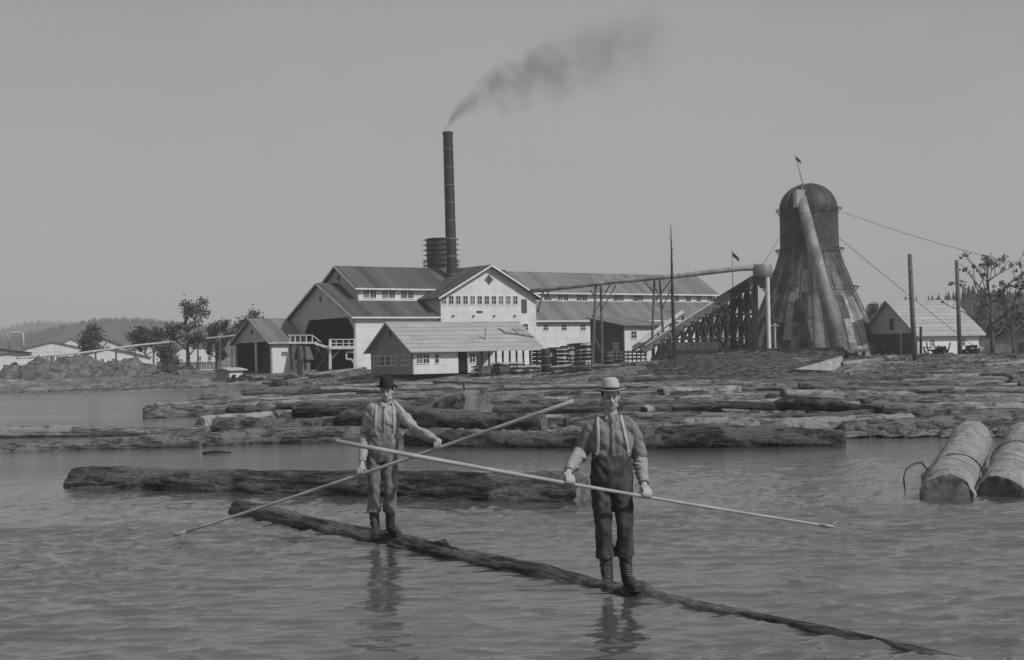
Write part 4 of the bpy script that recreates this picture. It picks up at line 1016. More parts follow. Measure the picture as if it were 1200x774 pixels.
# ================================================================ LOGS
def log_mesh(L, r0, r1, seed, n=28, seg=.22, amp=.035, bend=.12, knots=3, rnd_=.26):
    rnd = random.Random(seed); m = MB(); N = max(6, int(L/seg)); cut0 = rnd.uniform(-.25, .25); cut1 = rnd.uniform(-.25, .25)
    kn = [(rnd.uniform(.15, .9)*L, rnd.uniform(0, 2*PI), rnd.uniform(.08, .16)) for _ in range(knots)]
    for i in range(N+1):
        f = i/N; x = f*L; r = r0+(r1-r0)*f
        oy = bend*math.sin(f*PI*1.1+seed); oz = bend*.4*math.sin(f*PI*1.7+seed*2)
        for k in range(n):
            a = 2*PI*k/n; c, s = math.cos(a), math.sin(a)
            q = Vector((x*.9, c*r*5, s*r*5+seed*7))
            d = amp*noise.noise(q*1.0)+amp*.8*noise.noise(Vector((x*1.3, c*9*r/.4, s*9*r/.4+seed)))+amp*2.2*noise.noise(Vector((x*.35, c*1.2, s*1.2+seed)))
            for kx, ka, kr in kn:
                dist2 = (x-kx)**2+(r*math.atan2(math.sin(a-ka), math.cos(a-ka)))**2
                d += .07*math.exp(-dist2/(kr*kr))
            d -= amp*1.3*max(0, 1-abs(noise.noise(Vector((x*.8, c*7*r/.4, s*7*r/.4+seed*3))))*6)
            ed = min(i, N-i)*seg
            rr = (r+d)*(1-rnd_*max(0, 1-ed/(r*.55))**2)
            xx = x+(cut0*c*r*1.3 if i == 0 else cut1*c*r*1.3 if i == N else 0)+(.05*noise.noise(Vector((c*4, s*4, seed+f))) if i in (0, N) else 0)
            m.v.append((xx, oy+c*rr, oz+s*rr))
    m.f = [(i*n+k, i*n+(k+1) % n, (i+1)*n+(k+1) % n, (i+1)*n+k) for i in range(N) for k in range(n)]
    me = m.mesh('bark', True)
    ends = []
    for i in (0, N):
        e = MB(); ring = m.v[i*n:(i+1)*n]; cx = [sum(v[j] for v in ring)/n for j in range(3)]
        sgn = -1 if i == 0 else 1
        cy_ = sum(v[0]*(v[1]-cx[1]) for v in ring)/max(1e-6, sum((v[1]-cx[1])**2 for v in ring))
        for q, kx in ((.985, 0), (.93, .5), (.7, 1), (.4, 1), (.15, 1)):
            for v in ring:
                dy_ = (v[1]-cx[1])*q; pl = cx[0]+cy_*dy_+.02*sgn+.018*noise.noise(Vector((dy_*9, (v[2]-cx[2])*q*9, seed)))
                e.v.append((v[0]*(1-kx)+pl*kx+.008*sgn, cx[1]+dy_, cx[2]+(v[2]-cx[2])*q))
        e.f = [(r_*n+k, r_*n+(k+1) % n, (r_+1)*n+(k+1) % n, (r_+1)*n+k) for r_ in range(4) for k in range(n)]+[tuple(range(4*n, 5*n))]
        ends.append(e.mesh('cut_end', True))
    return me, ends
def place_log(proto, A, B, label, group=None, mat='bark_dark', scale_r=1.0, roll=0, name='floating_log', L0=None, cat='log', endmat=None):
    endmat = endmat or random.choice(('cut', 'endshade', 'endshade'))
    me, ends, L, = proto
    A = Vector(A); B = Vector(B); d = B-A; s = d.length/L
    M3 = d.to_track_quat('X', 'Z').to_matrix().to_4x4() @ Matrix.Rotation(roll, 4, 'X')
    e = thing(name, label, cat, A, 0, group); e.rotation_euler = M3.to_euler()
    def mk(nm, mesh, mt):
        o = bpy.data.objects.new(nm, mesh); COL.objects.link(o); o.parent = e; o.scale = (s, scale_r, scale_r)
        if not mesh.materials: mesh.materials.append(None)
        o.material_slots[0].link = 'OBJECT'; o.material_slots[0].material = M[mt]; return o
    mk('bark', me, mat); [mk('cut_end', m, endmat) for m in ends]
    return e
M['endshade'] = mottled('weathered_log_end', .06, .2, 5)
def proto(L, r0, r1, seed, **k):
    me, ends = log_mesh(L, r0, r1, seed, **k); return (me, ends, L)
# -- big near logs
M['endshade'] = mottled('weathered_log_end', .05, .16, 5)
lg = proto(14.5, .40, .47, 1, n=80, seg=.06, amp=.014, bend=.05, knots=3, rnd_=.10)
A = P(1112, 583, 21.0); B = P(1136, 507, 35)
place_log(lg, (A.x, A.y, -.03), (B.x, B.y, 0), 'big pale-barked log ringed by a chain, left of the pair pointing at the camera', None, 'bark_near', endmat='endshade')
lg = proto(14, .39, .46, 2, n=80, seg=.06, amp=.014, bend=.05, knots=3, rnd_=.10)
A = P(1177, 575, 21.2); B = P(1199, 507, 35)
place_log(lg, (A.x, A.y, -.05), (B.x, B.y, -.02), 'big log cut by the right edge of the picture, right one of the pair', None, 'bark_near', endmat='endshade')
lg = proto(11.8, .33, .38, 3, n=64, seg=.06, amp=.028, bend=.05, knots=2)
place_log(lg, (P(86, 560, 27.6).x, 27.6, .0), (P(684, 575, 22).x, 22.0, .07), 'long dark log floating behind the two men', None, 'bark_dark', endmat='endshade', roll=.5)
# -- the log the men stand on
LA = Vector((-4.0, 21.5, .015)); LB = Vector((3.0, 9.85, -.125))
lg = proto(14, .19, .135, 4, n=48, seg=.06, amp=.016, bend=.0, knots=4)
place_log(lg, LA, LB, 'slim half-sunk log the two men stand on, its far end sunk under water', None, 'bark_dark', endmat='endshade')
# chain and bent rod around the big log
BIG = [((P(1112, 583, 21.0).x, 21.0, -.03), (P(1136, 507, 35).x, 35, 0)), ((P(1177, 575, 21.2).x, 21.2, -.05), (P(1199, 507, 35).x, 35, -.02))]
def girdle(ab, f, R, a0, a1, extra, label, name):
    A_, B_ = Vector(ab[0]), Vector(ab[1]); ax = (B_-A_).normalized(); c_ = A_.lerp(B_, f); hx = ax.cross(Vector((0, 0, 1))).normalized(); up = hx.cross(ax)
    e = thing(name, label, 'chain', (c_.x, c_.y, 0)); lo_ = Vector(e.location)
    arc = [c_+hx*math.cos(math.radians(a0+(a1-a0)*i/26))*R+up*math.sin(math.radians(a0+(a1-a0)*i/26))*R+ax*(.5*i/26)-lo_ for i in range(27)]
    m = MB()
    for i in range(26): m.tube([arc[i].lerp(arc[i+1], -.1), arc[i].lerp(arc[i+1], 1.1)], .008 if i % 2 else .014, 6)
    m.build('chain', M['iron_dark'], e)
    if extra: MB().tube([p-lo_ for p in extra]+[arc[0]], .012, 6).build('rod', M['iron_dark'], e, True)
girdle(BIG[0], .22, .44, 158, 25, [P(1060, 571, 22.9), P(1059, 560, 22.9), P(1062, 550, 23), P(1070, 544, 23.2), P(1080, 542, 23.5)], 'dark chain looped over the left big log with a bent end in the water', 'log_chain')
girdle(BIG[1], .45, .45, 165, 15, None, 'thin chain crossing the far half of the big log at the right edge', 'log_chain')
# -- named raft logs
NL = [proto(L_, r0, r1, 10+i, n=32, seg=.2, amp=.04, bend=.14) for i, (L_, r0, r1) in enumerate(((12, .5, .42), (10, .45, .36), (14, .55, .45), (9, .38, .33), (12, .4, .3), (8, .6, .55), (11, .34, .26), (13, .62, .5)))]
def rl(a, b, za, zb, label, mat, sr=1.0, i=0, name='floating_log', group=None, roll=None):
    """a, b pixel of the waterline of each end"""
    A = G(a[0], a[1], 0); B = G(b[0], b[1], 0); A.z = za; B.z = zb
    return place_log(NL[i], A, B, label, group, mat, sr, random.uniform(0, 6) if roll is None else roll, name, endmat='endshade')
random.seed(41)
rl((-70, 531), (235, 523), .0, .05, 'long boom log at the left edge on the near side of the raft', 'bark_mid', .6, 0)
rl((228, 522), (470, 515), .1, .08, 'long boom log behind the bowler-hatted man, next to the left-edge one', 'bark_mid', .56, 2)
rl((-40, 514), (300, 507), .1, .12, 'thin pale log lying along behind the left boom log', 'bark_pale', .6, 4)
rl((250, 508), (440, 503), .12, .1, 'dark log lying behind the second boom log', 'bark_dark', .8, 1)
rl((478, 522), (735, 525), .1, .12, 'dark boom log between the two men', 'bark_dark', .6, 2)
rl((730, 526), (990, 521), .12, .14, 'dark boom log right of the light-hatted man with a pale end by the open water', 'bark_dark', .66, 0)
rl((800, 513), (1072, 508), .15, .2, 'pale-topped log lying directly behind the right boom log', 'bark_pale', .7, 2)
rl((985, 511), (1230, 506), .1, .1, 'long dark log behind the pair of big right-hand logs', 'bark_mid', .6, 7)
rl((1050, 498), (1260, 494), .15, .15, 'pale log touching the right edge behind the big pair', 'bark_pale', .8, 0)
rl((400, 505), (640, 508), .3, .3, 'dark wet log heaped behind the boom between the men', 'bark_dark', .7, 7)
rl((168, 490), (420, 482), .15, .3, 'tapered log whose left tip reaches farthest into the open water', 'bark_mid', .7, 2)
rl((182, 478), (330, 470), .15, .2, 'short tapered log just above the farthest-reaching one', 'bark_mid', .7, 3)
rl((236, 502), (370, 492), .2, .3, 'broken stubby log with split pale end left of the round cut ends', 'bark_pale', .8, 3)
# end-on logs: round cut faces toward camera
def end_on(px, py, rpx, label, mat='bark_mid', dx=.25, L_=8, z=None):
    D_ = G(px, py, 0).y; r = rpx/F*D_; A = P(px, py-rpx*.62, D_)
    A.z = max(A.z, .05) if z is None else z
    d = Vector((dx, 1, 0)).normalized()*L_; B = A+d; B.z = A.z*.6
    pr = NL[5]; place_log(pr, A, B, label, None, mat, r/.6, random.uniform(0, 6), endmat='cut')
end_on(556, 500, 25, 'biggest round cut log end facing the camera between the two men', dx=-.5, L_=7)
end_on(383, 496, 15, 'round cut log end left of the bowler-hatted man', 'bark_pale', .5)
end_on(307, 487, 10, 'small round cut log end in the left part of the raft', 'bark_mid', .3)
end_on(597, 487, 16, 'round cut log end left of the pole tip', 'bark_mid', -.4)
end_on(640, 480, 9, 'small cut log end under the pole tip', 'bark_pale', .2)
end_on(488, 494, 14, 'dark cut log end between man and biggest round end', 'bark_dark', .5)
end_on(836, 490, 11, 'cut log end right of the light-hatted man', 'bark_pale', .6)
end_on(1056, 484, 8, 'small cut log end above the left big log', 'bark_pale', .3)
# crowded raft
random.seed(44)
def leftlim(py): return float(np.interp(py, [452, 458, 464, 470, 480, 490, 497, 503, 512], [395, 350, 300, 235, 215, 260, 300, 330, 420]))
def zone(px, py):
    a = 'left part' if px < 480 else 'middle part' if px < 820 else 'right part'
    b = 'nearest rows' if py > 490 else 'middle rows' if py > 470 else 'farthest rows'
    return a, b
cnt = 0; py = 506
while py > 450:
    D_ = G(600, py).y
    px = leftlim(py)+random.uniform(-10, 60)
    while px < 1240:
        i = random.randrange(8); pr = NL[i]; L_ = pr[2]*random.uniform(.35, .95)
        tilt = random.gauss(0, 1.0); big = random.random() < .1
        sk = L_*F/D_
        y2 = py+random.uniform(-1.5, 1.5)+ (px-600)*-.005
        A = G(px, y2); ang = random.gauss(0, .10) if not big else random.uniform(.5, 1.2)*random.choice((-1, 1))
        d = Vector((math.cos(ang), math.sin(ang), 0))
        B = A+d*L_
        mt = random.choices(('bark_dark', 'bark_mid', 'bark_pale'), (.36, .38, .26))[0]
        sr = random.uniform(.32, .66)
        za = random.uniform(-.05, .22); zb = za+random.uniform(-.12, .12)
        if random.random() < .14: za += .45; zb += .3
        A.z = za; B.z = zb
        lim = shore(A.x)
        if A.y < lim+2 and B.y < lim+4 and B.y > 40:
            zo = zone(px, py); tn_ = {'bark_dark': 'dark wet', 'bark_mid': 'rough brown-barked', 'bark_pale': 'pale weathered'}[mt]
            grp = f'{tn_} logs in the {zo[1]} of the {zo[0]} of the log raft'
            place_log(pr, A, B, f'{tn_} log in the {zo[1]} of the {zo[0]} of the raft', grp, mt, sr, random.uniform(0, 6)); cnt += 1
        px += sk*random.uniform(.75, 1.15)*(abs(math.cos(ang)) if big else 1)+6
    py -= max(1.05, .052*F/D_)
print('raft logs', cnt)
# driftwood on the bank
for k in range(34):
    px = random.uniform(230, 1230); D_ = random.uniform(0, 22); x = (px-600)/F*150; y = shore(x)+D_
    i = random.randrange(8); L_ = random.uniform(3, 10); a = random.gauss(0, .5)
    A = Vector((x, y, ground_h(x, y)+.1)); B = A+Vector((math.cos(a)*L_, math.sin(a)*L_, 0)); B.z = ground_h(B.x, B.y)+.12
    zo = 'left' if px < 480 else 'middle' if px < 820 else 'right'
    pale = random.random() < .5
    place_log(NL[i], A, B, f'{"pale" if pale else "dark"} driftwood log stranded on the {zo} stretch of the bank', f'{"pale" if pale else "dark"} driftwood on the {zo} stretch of the bank', 'bark_pale' if pale else 'bark_dark', random.uniform(.35, .7), random.uniform(0, 6), 'driftwood_log')
# leaning stake in raft
e = MB().tube([(0, 0, 0), (-.12, 0, .7)], [.07, .06], 7).build('mooring_stake', M['timber_dark'], None, loc=(G(545, 466).x, G(545, 466).y, .3)); tag(e, 'short dark stake standing up from the raft above the biggest round end', 'stake')
# floating bark and chips between logs
random.seed(51); m = MB()
for i in range(16000):
    py = 451+(random.random()**1.3)*62; px = random.uniform(leftlim(min(py, 512))-15, 1240)
    q = G(px, py, 0); 
    if q.y > shore(q.x)+1: continue
    s_ = random.uniform(.05, .2)*random.choice((1, 1, 1, 2)); a = random.uniform(0, PI); c_, sn = math.cos(a)*s_*2, math.sin(a)*s_; t_ = random.uniform(0, .1)
    m.add([(q.x+c_, q.y+sn, t_), (q.x-sn*.6, q.y+c_*.4, .04), (q.x-c_, q.y-sn, .01), (q.x+sn*.6, q.y-c_*.4, .05), (q.x, q.y, .09+t_)], [(0, 1, 4), (1, 2, 4), (2, 3, 4), (3, 0, 4)])
tag(m.build('floating_bark', M['bark_mid'], None, fix=False), 'loose bark and chips floating between the raft logs', 'bark debris', kind='stuff')
# sheet of debris scum under the raft
random.seed(52); m = MB()
for i in range(60):
    px = random.choice((random.uniform(20, 380), random.uniform(760, 960), random.uniform(560, 720))); q = G(px, random.uniform(530, 640)); s_ = random.uniform(.02, .05)
    m.add([(q.x+s_*3, q.y, .012), (q.x, q.y+s_, .02), (q.x-s_*3, q.y, .012), (q.x, q.y-s_, .016)], [(0, 1, 2, 3)])
e = MB().tube([(-.32, 0, .02), (0, .03, .05), (.4, 0, .02)], [.03, .045, .02], 7).build('drift_stick', M['timber_dark'], None, loc=G(252, 532)); tag(e, 'small dark stick floating in open water above the long dark log', 'stick')
# ================================================================ PEOPLE
def remesh(m, vox, smooth=2, disp=None, iters=.5):
    me = m.mesh('tmp'); o = bpy.data.objects.new('tmp', me); COL.objects.link(o)
    r = o.modifiers.new('r', 'REMESH'); r.mode = 'VOXEL'; r.voxel_size = vox; r.use_smooth_shade = True
    s = o.modifiers.new('s', 'SMOOTH'); s.iterations = smooth; s.factor = iters
    dg = bpy.context.evaluated_depsgraph_get(); ev = o.evaluated_get(dg); out = bpy.data.meshes.new_from_object(ev)
    bpy.data.objects.remove(o); bpy.data.meshes.remove(me)
    if disp:
        nv = len(out.vertices); co = [v.co.copy() for v in out.vertices]; nn = [v.normal.copy() for v in out.vertices]
        for i, v in enumerate(out.vertices): v.co = co[i]+nn[i]*disp(co[i])
    out.polygons.foreach_set('use_smooth', [True]*len(out.polygons)); out.update(); return out
def tub(m, pts, rad, n=16, ref=None): # dense tube with smooth interpolation and ball ends
    pts = [Vector(p) for p in pts]; R = [r if isinstance(r, tuple) else (r, r) for r in rad]; P2 = []; R2 = []
    for i in range(len(pts)-1):
        p0, p1, p2, p3 = pts[max(i-1, 0)], pts[i], pts[i+1], pts[min(i+2, len(pts)-1)]
        for k in range(5):
            t = k/5; P2.append(.5*((2*p1)+(p2-p0)*t+(2*p0-5*p1+4*p2-p3)*t*t+(3*p1-p0-3*p2+p3)*t**3))
            R2.append((R[i][0]*(1-t)+R[i+1][0]*t, R[i][1]*(1-t)+R[i+1][1]*t))
    P2.append(pts[-1]); R2.append(R[-1]); m.tube(P2, R2, n, True, ref)
from mathutils.bvhtree import BVHTree
def bvh(me): return BVHTree.FromPolygons([v.co.copy() for v in me.vertices], [tuple(p.vertices) for p in me.polygons])
def ribbon(pts, w, bvs, off=.006, th=.004):
    """flat strip laid over the clothes: points are dropped onto the surface from the front"""
    q = []
    for i in range(len(pts)-1):
        for k in range(6): q.append(pts[i].lerp(pts[i+1], k/6))
    q.append(pts[-1]); m = MB(); rows = []
    for p in q:
        row = []
        for s in (-w, 0, w):
            best = None
            for b in bvs:
                h = b.ray_cast(Vector((p.x+s, p.y-.5, p.z)), Vector((0, 1, 0)), 1.0)[0]
                if h is not None and (best is None or h.y < best): best = h.y
            y = (best if best is not None and abs(best-p.y) < .12 else p.y)-off; row.append(y)
        y0 = min(row); rows.append([Vector((p.x-w, (row[0]+y0)/2, p.z)), Vector((p.x, y0, p.z)), Vector((p.x+w, (row[2]+y0)/2, p.z))])
    ys_ = [[r[j].y for r in rows] for j in range(3)]
    for j in range(3):
        for i in range(len(rows)):
            a = ys_[j][max(0, i-2):i+3]; rows[i][j].y = sum(a)/len(a)-.002
    n = len(rows)
    for r in rows: m.v += [tuple(v) for v in r]+[tuple(v+Vector((0, th, 0))) for v in r]
    for i in range(n-1):
        a, b = i*6, i*6+6
        m.f += [(a, a+1, b+1, b), (a+1, a+2, b+2, b+1), (a+3, b+3, b+4, a+4), (a+4, b+4, b+5, a+5), (a, b, b+3, a+3), (a+2, a+5, b+5, b+2)]
    return m
def folds(amp, sc=(9, 9, 16), seed=0, vert=0):
    def f(p):
        if vert:
            sx = 1 if p.x > 0 else -1; q = p.x*sx
            a = noise.noise(Vector(((p.x+p.y*.6)*17+seed, p.z*2.6+p.x*3, p.y*9)))
            b = noise.noise(Vector((q*4+p.z*3, p.z*13-q*16, p.y*5+seed)))
            c = noise.noise(Vector((q*3-p.z*2, p.z*17+q*12, p.y*6+seed*2)))
            mb = max(0, noise.noise(Vector((p.x*5, p.y*3, p.z*4.5+seed)))+.3); mc = max(0, noise.noise(Vector((p.x*5+4, p.y*3, p.z*4.5+seed+7)))+.3)
            return amp*(a*1.1+b*mb*1.8+c*mc*1.5)+amp*.3*noise.noise(Vector((p.x*20, p.y*20, p.z*16+seed)))
        sx = 1 if p.x > 0 else -1
        d = 0
        for k_, (sl_, fu, fv) in enumerate(((.55, 3.5, 20), (-.4, 4, 26), (.1, 3, 34))):
            v_ = p.z+sl_*p.x*sx+.3*p.y; u_ = p.x-sl_*p.z*sx
            mk = max(0, noise.noise(Vector((p.x*4, p.y*4, p.z*4+k_*9+seed)))+.25)
            d += amp*2.0*mk*noise.noise(Vector((u_*fu+k_*5, v_*fv*sc[2]/12, p.y*4+seed)))
        return d+amp*.4*noise.noise(Vector((p.x*18, p.y*18, p.z*14+seed)))
        d = amp*.9*noise.noise(Vector((p.x*sc[0]+p.z*3, p.y*sc[1], p.z*sc[2]+p.x*5+seed)))+amp*.45*noise.noise(Vector((p.x*18+p.z*9, p.y*18, p.z*22+seed)))
        r = abs(noise.noise(Vector((p.x*5+seed, p.y*5, p.z*9+p.x*10)))); d -= amp*.55*max(0, 1-r*5)
        return d
    return f
def cloth(name, base, var=.25, sc=14, rough=.95):
    m, t, b = material(name, rough, .1)
    n = t.noise(t.coord('Object'), sc, 6, .65); n2 = t.noise(t.coord('Object'), 220, 2, .5)
    t.l.new(t.ramp(n, [(.3, base*(1-var)), (.7, base*(1+var))]), b.inputs['Base Color'])
    bump(t, b, t.math('ADD', n, t.math('MULTIPLY', n2, .12)), .5, .012); return m
M['skin'] = mottled('skin', .27, .35, 18, (1, 1, 1), .6, .15, .003, .3)
M['shirt_work'] = cloth('grey_work_shirt', .17, .3); M['undersleeve'] = cloth('light_undersleeve', .25, .25)
M['denim_dark'] = cloth('dark_denim', .055, .6, 6); M['denim_faded'] = cloth('faded_denim', .14, .45, 9)
M['shirt_faded'] = cloth('faded_shirt', .27, .3); M['strap'] = cloth('light_suspender', .33, .15)
M['boot'] = mottled('oiled_boot_leather', .018, .05, 14, (1, 1, 1), .5, .4, .006, .4)
M['felt_light'] = cloth('light_felt', .36, .12, 8); M['felt_dark'] = cloth('dark_felt', .03, .2, 8); M['hair'] = cloth('dark_hair', .018, .3, 60)
M['eye'] = mottled('eye', .01, .02, 3, bs=0, rough=.2); M['band'] = cloth('hat_band', .03, .1)
M['pole_wood'] = mottled('pale_pole_wood', .2, .36, 3, (1, 1, 1), .7, .2, .004)
M['steel'] = mottled('worn_steel', .12, .3, 20, (1, 1, 1), .45, .1, spec=.5)

def hand(m, C, d, w, side_n, rp, flip=1):
    """C grip centre on pole, d pole axis, w unit toward wrist, fingers curl from +n side around to -n"""
    d = d.normalized(); w = (w-d*w.dot(d)).normalized(); n = d.cross(w).normalized()*side_n
    R = rp+.011
    pt = lambda phi, off, rr=R: C+d*off+(w*math.cos(phi)+n*math.sin(phi))*rr
    offs = (-.034, -.0115, .0115, .033)
    W = C+w*.085+n*.012
    # palm: webbing from wrist to knuckles
    for o_ in offs:
        tub(m, [W+d*o_*.55, C+w*.05+n*.026+d*o_*.9, pt(math.radians(72), o_, R+.010)], [(.017), .016, .012], 8)
    m.ball(C+w*.05+n*.02, (.034, .034, .034), 12, 8)
    for i, o_ in enumerate(offs):
        r = (.0088, .0098, .010, .0085)[i]; end = (205, 225, 228, 200)[i]
        pts = [pt(math.radians(70), o_, R+.010)]+[pt(math.radians(a), o_*1.05, R+.001) for a in (112, 150, 185, end)]
        tub(m, pts, [r*1.2, r*1.1, r, r*.95, r*.75], 8)
    th = [W+d*.022*flip, C+w*.045-n*.006+d*.036*flip, pt(math.radians(-18), .048*flip, R+.004), pt(math.radians(-62), .042*flip, R+.001), pt(math.radians(-100), .034*flip, R+.001)]
    tub(m, th, [.016, .0145, .012, .011, .0085], 8)
    return W
def person(cfg):
    O = cfg['O']; Y = O.y
    def J(px, py, dy=0): return P(px, py, Y+dy)-O
    e = thing('person', cfg['label'], 'person', O)
    H = cfg['head']; hc = J(*H, 0)         # head centre at eye height
    turn = Matrix.Rotation(cfg.get('turn', 0), 4, 'Z') @ Matrix.Rotation(cfg.get('tilt', 0), 4, 'X')
    hp = lambda x, y, z: hc+(turn @ Vector((x, y, z)))
    b = MB()
    rot = turn.to_3x3()
    b.ball(hp(0, .018, .022), (.073, .093, .098), 20, 14, rot)            # cranium
    b.ball(hp(0, -.018, -.048), (.058, .066, .068), 18, 12, rot)          # face
    b.ball(hp(0, -.048, -.088), (.030, .026, .022), 12, 8, rot)           # chin
    b.ball(hp(0, -.066, .022), (.052, .018, .013), 12, 8, rot)           # brow
    tub(b, [hp(0, -.078, .006), hp(0, -.094, -.022), hp(0, -.098, -.034)], [.0085, .011, .012], 8)  # nose
    for s in (-1, 1):
        b.ball(hp(s*.013, -.086, -.036), .0085, 8, 6)
        b.ball(hp(s*.036, -.062, -.024), (.018, .018, .016), 10, 7, rot)  # cheekbone
        b.ball(hp(s*.075, .014, -.012), (.010, .018, .030), 10, 8, rot)   # ear
        b.ball(hp(s*.045, -.01, -.070), (.022, .035, .025), 10, 7, rot)   # jaw
    b.ball(hp(0, -.079, -.052), (.022, .009, .0055), 10, 6, rot); b.ball(hp(0, -.077, -.063), (.019, .009, .0065), 10, 6, rot)
    nb = J(*cfg['neck'], .03)
    tub(b, [hp(0, .02, -.05), hp(0, .022, -.10)*.5+nb*.5+Vector((0, 0, .01)), nb+Vector((0, 0, -.04))], [.054, .055, .066])
    sL, sR = J(*cfg['sh'][0], .02), J(*cfg['sh'][1], .02)
    pel = J(*cfg['pelvis'], .02); wa = J(*cfg['waist'], .02); ch = J(*cfg['chest'], .015)
    tw = cfg['tw']   # half widths: chest, waist, hips
    X = (1, 0, 0)
    tub(b, [pel+Vector((0, 0, -.08)), pel, wa, ch, (sL+sR)/2+Vector((0, 0, -.02)), nb], [(tw[2]*.8, .10), (tw[2]*.9, .11), (tw[1]*.86, .10), (tw[0]*.86, .108), (tw[0]*.8, .08), (.06, .055)], 24, X)
    arms = []
    for s, k in ((0, 'armL'), (1, 'armR')):
        a = cfg[k]; sh = (sL, sR)[s]; el = J(*a['el'])
        C = a['C']-O; W = hand(b, C, cfg['pole'][1]-cfg['pole'][0], (J(*a['wr'])-C), a.get('n', 1), .017, a.get('flip', 1))
        tub(b, [sh, sh.lerp(el, .5), el, el.lerp(W, .35), el.lerp(W, .8), W], [.052, .046, .04, .042, .030, .026])
        arms.append((sh, el, W))
    legs = []
    for s, k in ((0, 'legL'), (1, 'legR')):
        a = cfg[k]; hip = J(*a['hip'], .02); kn = J(*a['knee']); an = J(*a['ank'])
        tub(b, [hip, hip.lerp(kn, .5), kn, kn.lerp(an, .35), an], [.085, .072, .050, .044, .032]); legs.append((hip, kn, an, a))
        b.ball(an+Vector((0, 0, -.02)), (.028, .034, .03))
    link('body', remesh(b, .0048, 2), M['skin'], e)
    # eyes, brows, hair
    for s in (-1, 1):
        MB().ball(hp(s*.030, -.0745, .002), (.0095, .007, .0045), 12, 8, rot).build('eye', M['eye'], e, True)
        MB().tube([hp(s*.014, -.083, .018), hp(s*.032, -.083, .023), hp(s*.048, -.073, .018)], [.0018, .0026, .0015], 6).build('eyebrow', M['hair'], e)
    MB().tube([hp(-.020, -.083, -.0565), hp(0, -.0895, -.056), hp(.020, -.083, -.0565)], [.0015, .0026, .0015], 6).build('mouth', M['eye'], e, True)
    hm_ = MB(); hm_.ball(hp(0, .03, .028), (.079, .093, .095), 20, 14, rot)
    hair = hm_.mesh('hair', True)
    bmx = bmesh.new(); bmx.from_mesh(hair)
    inv = turn.inverted()
    dl = [v for v in bmx.verts if (inv @ (v.co-hc)).y < -.030 or (inv @ (v.co-hc)).z < -.045]
    bmesh.ops.delete(bmx, geom=dl, context='VERTS'); bmx.to_mesh(hair); bmx.free()
    link('hair', hair, M['hair'], e)
    if cfg.get('moustache_'):
        q = MB(); q.tube([hp(-.026, -.082, -.052), hp(0, -.093, -.043), hp(.026, -.082, -.052)], [.004, .0085, .004], 8); q.build('moustache', M['hair'], e, True)
    # hat: crown, brim, band
    hz0 = .056; hb = hp(0, .010, hz0); hr_ = Matrix.Rotation(cfg.get('hat_tilt', .05), 4, 'X')
    prof = [(.002, .128), (.045, .125), (.070, .110), (.083, .080), (.088, .045), (.090, .0), (.086, -.004)]
    hat = MB().lathe(prof, 32); hat.v = [tuple(hb+(hr_ @ Vector((x*.93, y*1.14, z*cfg.get('crown', 1))))) for x, y, z in hat.v]
    ho = hat.build('hat', M[cfg['hat']], e, True)
    br = MB().lathe([(.086, .002), (.118, -.003), (cfg['brim'], .008), (cfg['brim']+.003, .004), (.118, -.008), (.086, -.004), (.086, .002)], 40)
    br.v = [tuple(hb+(hr_ @ Vector((x*.96, y*1.06, z+abs(x)*abs(x)*.9-.35*max(0, -y-.08)*.5)))) for x, y, z in br.v]; br.build('brim', M[cfg['hat']], ho, True)
    bd = MB().lathe([(.0905, .003), (.0925, .004), (.0905, .026), (.089, .026)], 32); bd.v = [tuple(hb+(hr_ @ Vector((x*.94, y*1.145, z)))) for x, y, z in bd.v]; bd.build('hat_band', M['band'], ho, True)
    # shirt
    s_ = MB()
    tub(s_, [wa+Vector((0, 0, -.10)), wa, ch+Vector((0, 0, -.03)), ch+Vector((0, 0, .06)), (sL+sR)/2+Vector((0, 0, .0)), nb+Vector((0, 0, -.005)), nb+Vector((0, 0, .028))],
        [(tw[1]*1.0, .122), (tw[1]*1.06, .130), (tw[0]*1.04, .140), (tw[0]*1.05, .128), (tw[0]*.95, .100), (.085, .078), (.060, .060)], 28, X)
    for k, (sh, el, W) in enumerate(arms):
        q = cfg['sleeve']
        tub(s_, [nb+Vector((0, 0, -.03)), nb.lerp(sh, .55)+Vector((0, 0, .008)), sh], [(.05, .06), (.05, .062), (.06, .064)], 16)
        inn = sh+Vector(((.07 if k == 0 else -.07), 0, .0))
        tub(s_, [inn, sh+Vector((0, 0, -.005)), sh.lerp(el, .45), sh.lerp(el, .85)], [.070, .068, .068, .070])
        if q == 'long':
            tub(s_, [sh.lerp(el, .85), el, el.lerp(W, .4), el.lerp(W, .84)], [.070, .062, .058, .044])
        else: tub(s_, [sh.lerp(el, .80), sh.lerp(el, .93), sh.lerp(el, 1.0)], [.070, .072, .078])
    sho = link('shirt', remesh(s_, .007, 3, folds(.014, seed=3, vert=1)), M[cfg['shirt']], e); bvs = [bvh(sho.data)]
    if cfg['sleeve'] == 'short':
        for sh, el, W in arms:
            s_ = MB(); tub(s_, [sh.lerp(el, .8), el, el.lerp(W, .35), el.lerp(W, .66), el.lerp(W, .80), el.lerp(W, .88)], [.058, .060, .064, .054, .044, .049])
            link('undersleeve', remesh(s_, .007, 2, folds(.013, (8, 8, 18), 8)), M['undersleeve'], e)
    # collar and placket
    fy = lambda z, hw: -.0
    cl = MB()
    for s in (-1, 1):
        p0 = nb+Vector((s*.004, -.072, .000)); p1 = nb+Vector((s*.050, -.055, .030)); p2 = nb+Vector((s*.052, -.088, -.022))
        cl.add([p0, p1, p2, p0+Vector((0, .008, 0)), p1+Vector((0, .008, 0)), p2+Vector((0, .008, 0))], [(0, 1, 2), (5, 4, 3), (0, 3, 4, 1), (1, 4, 5, 2), (2, 5, 3, 0)])
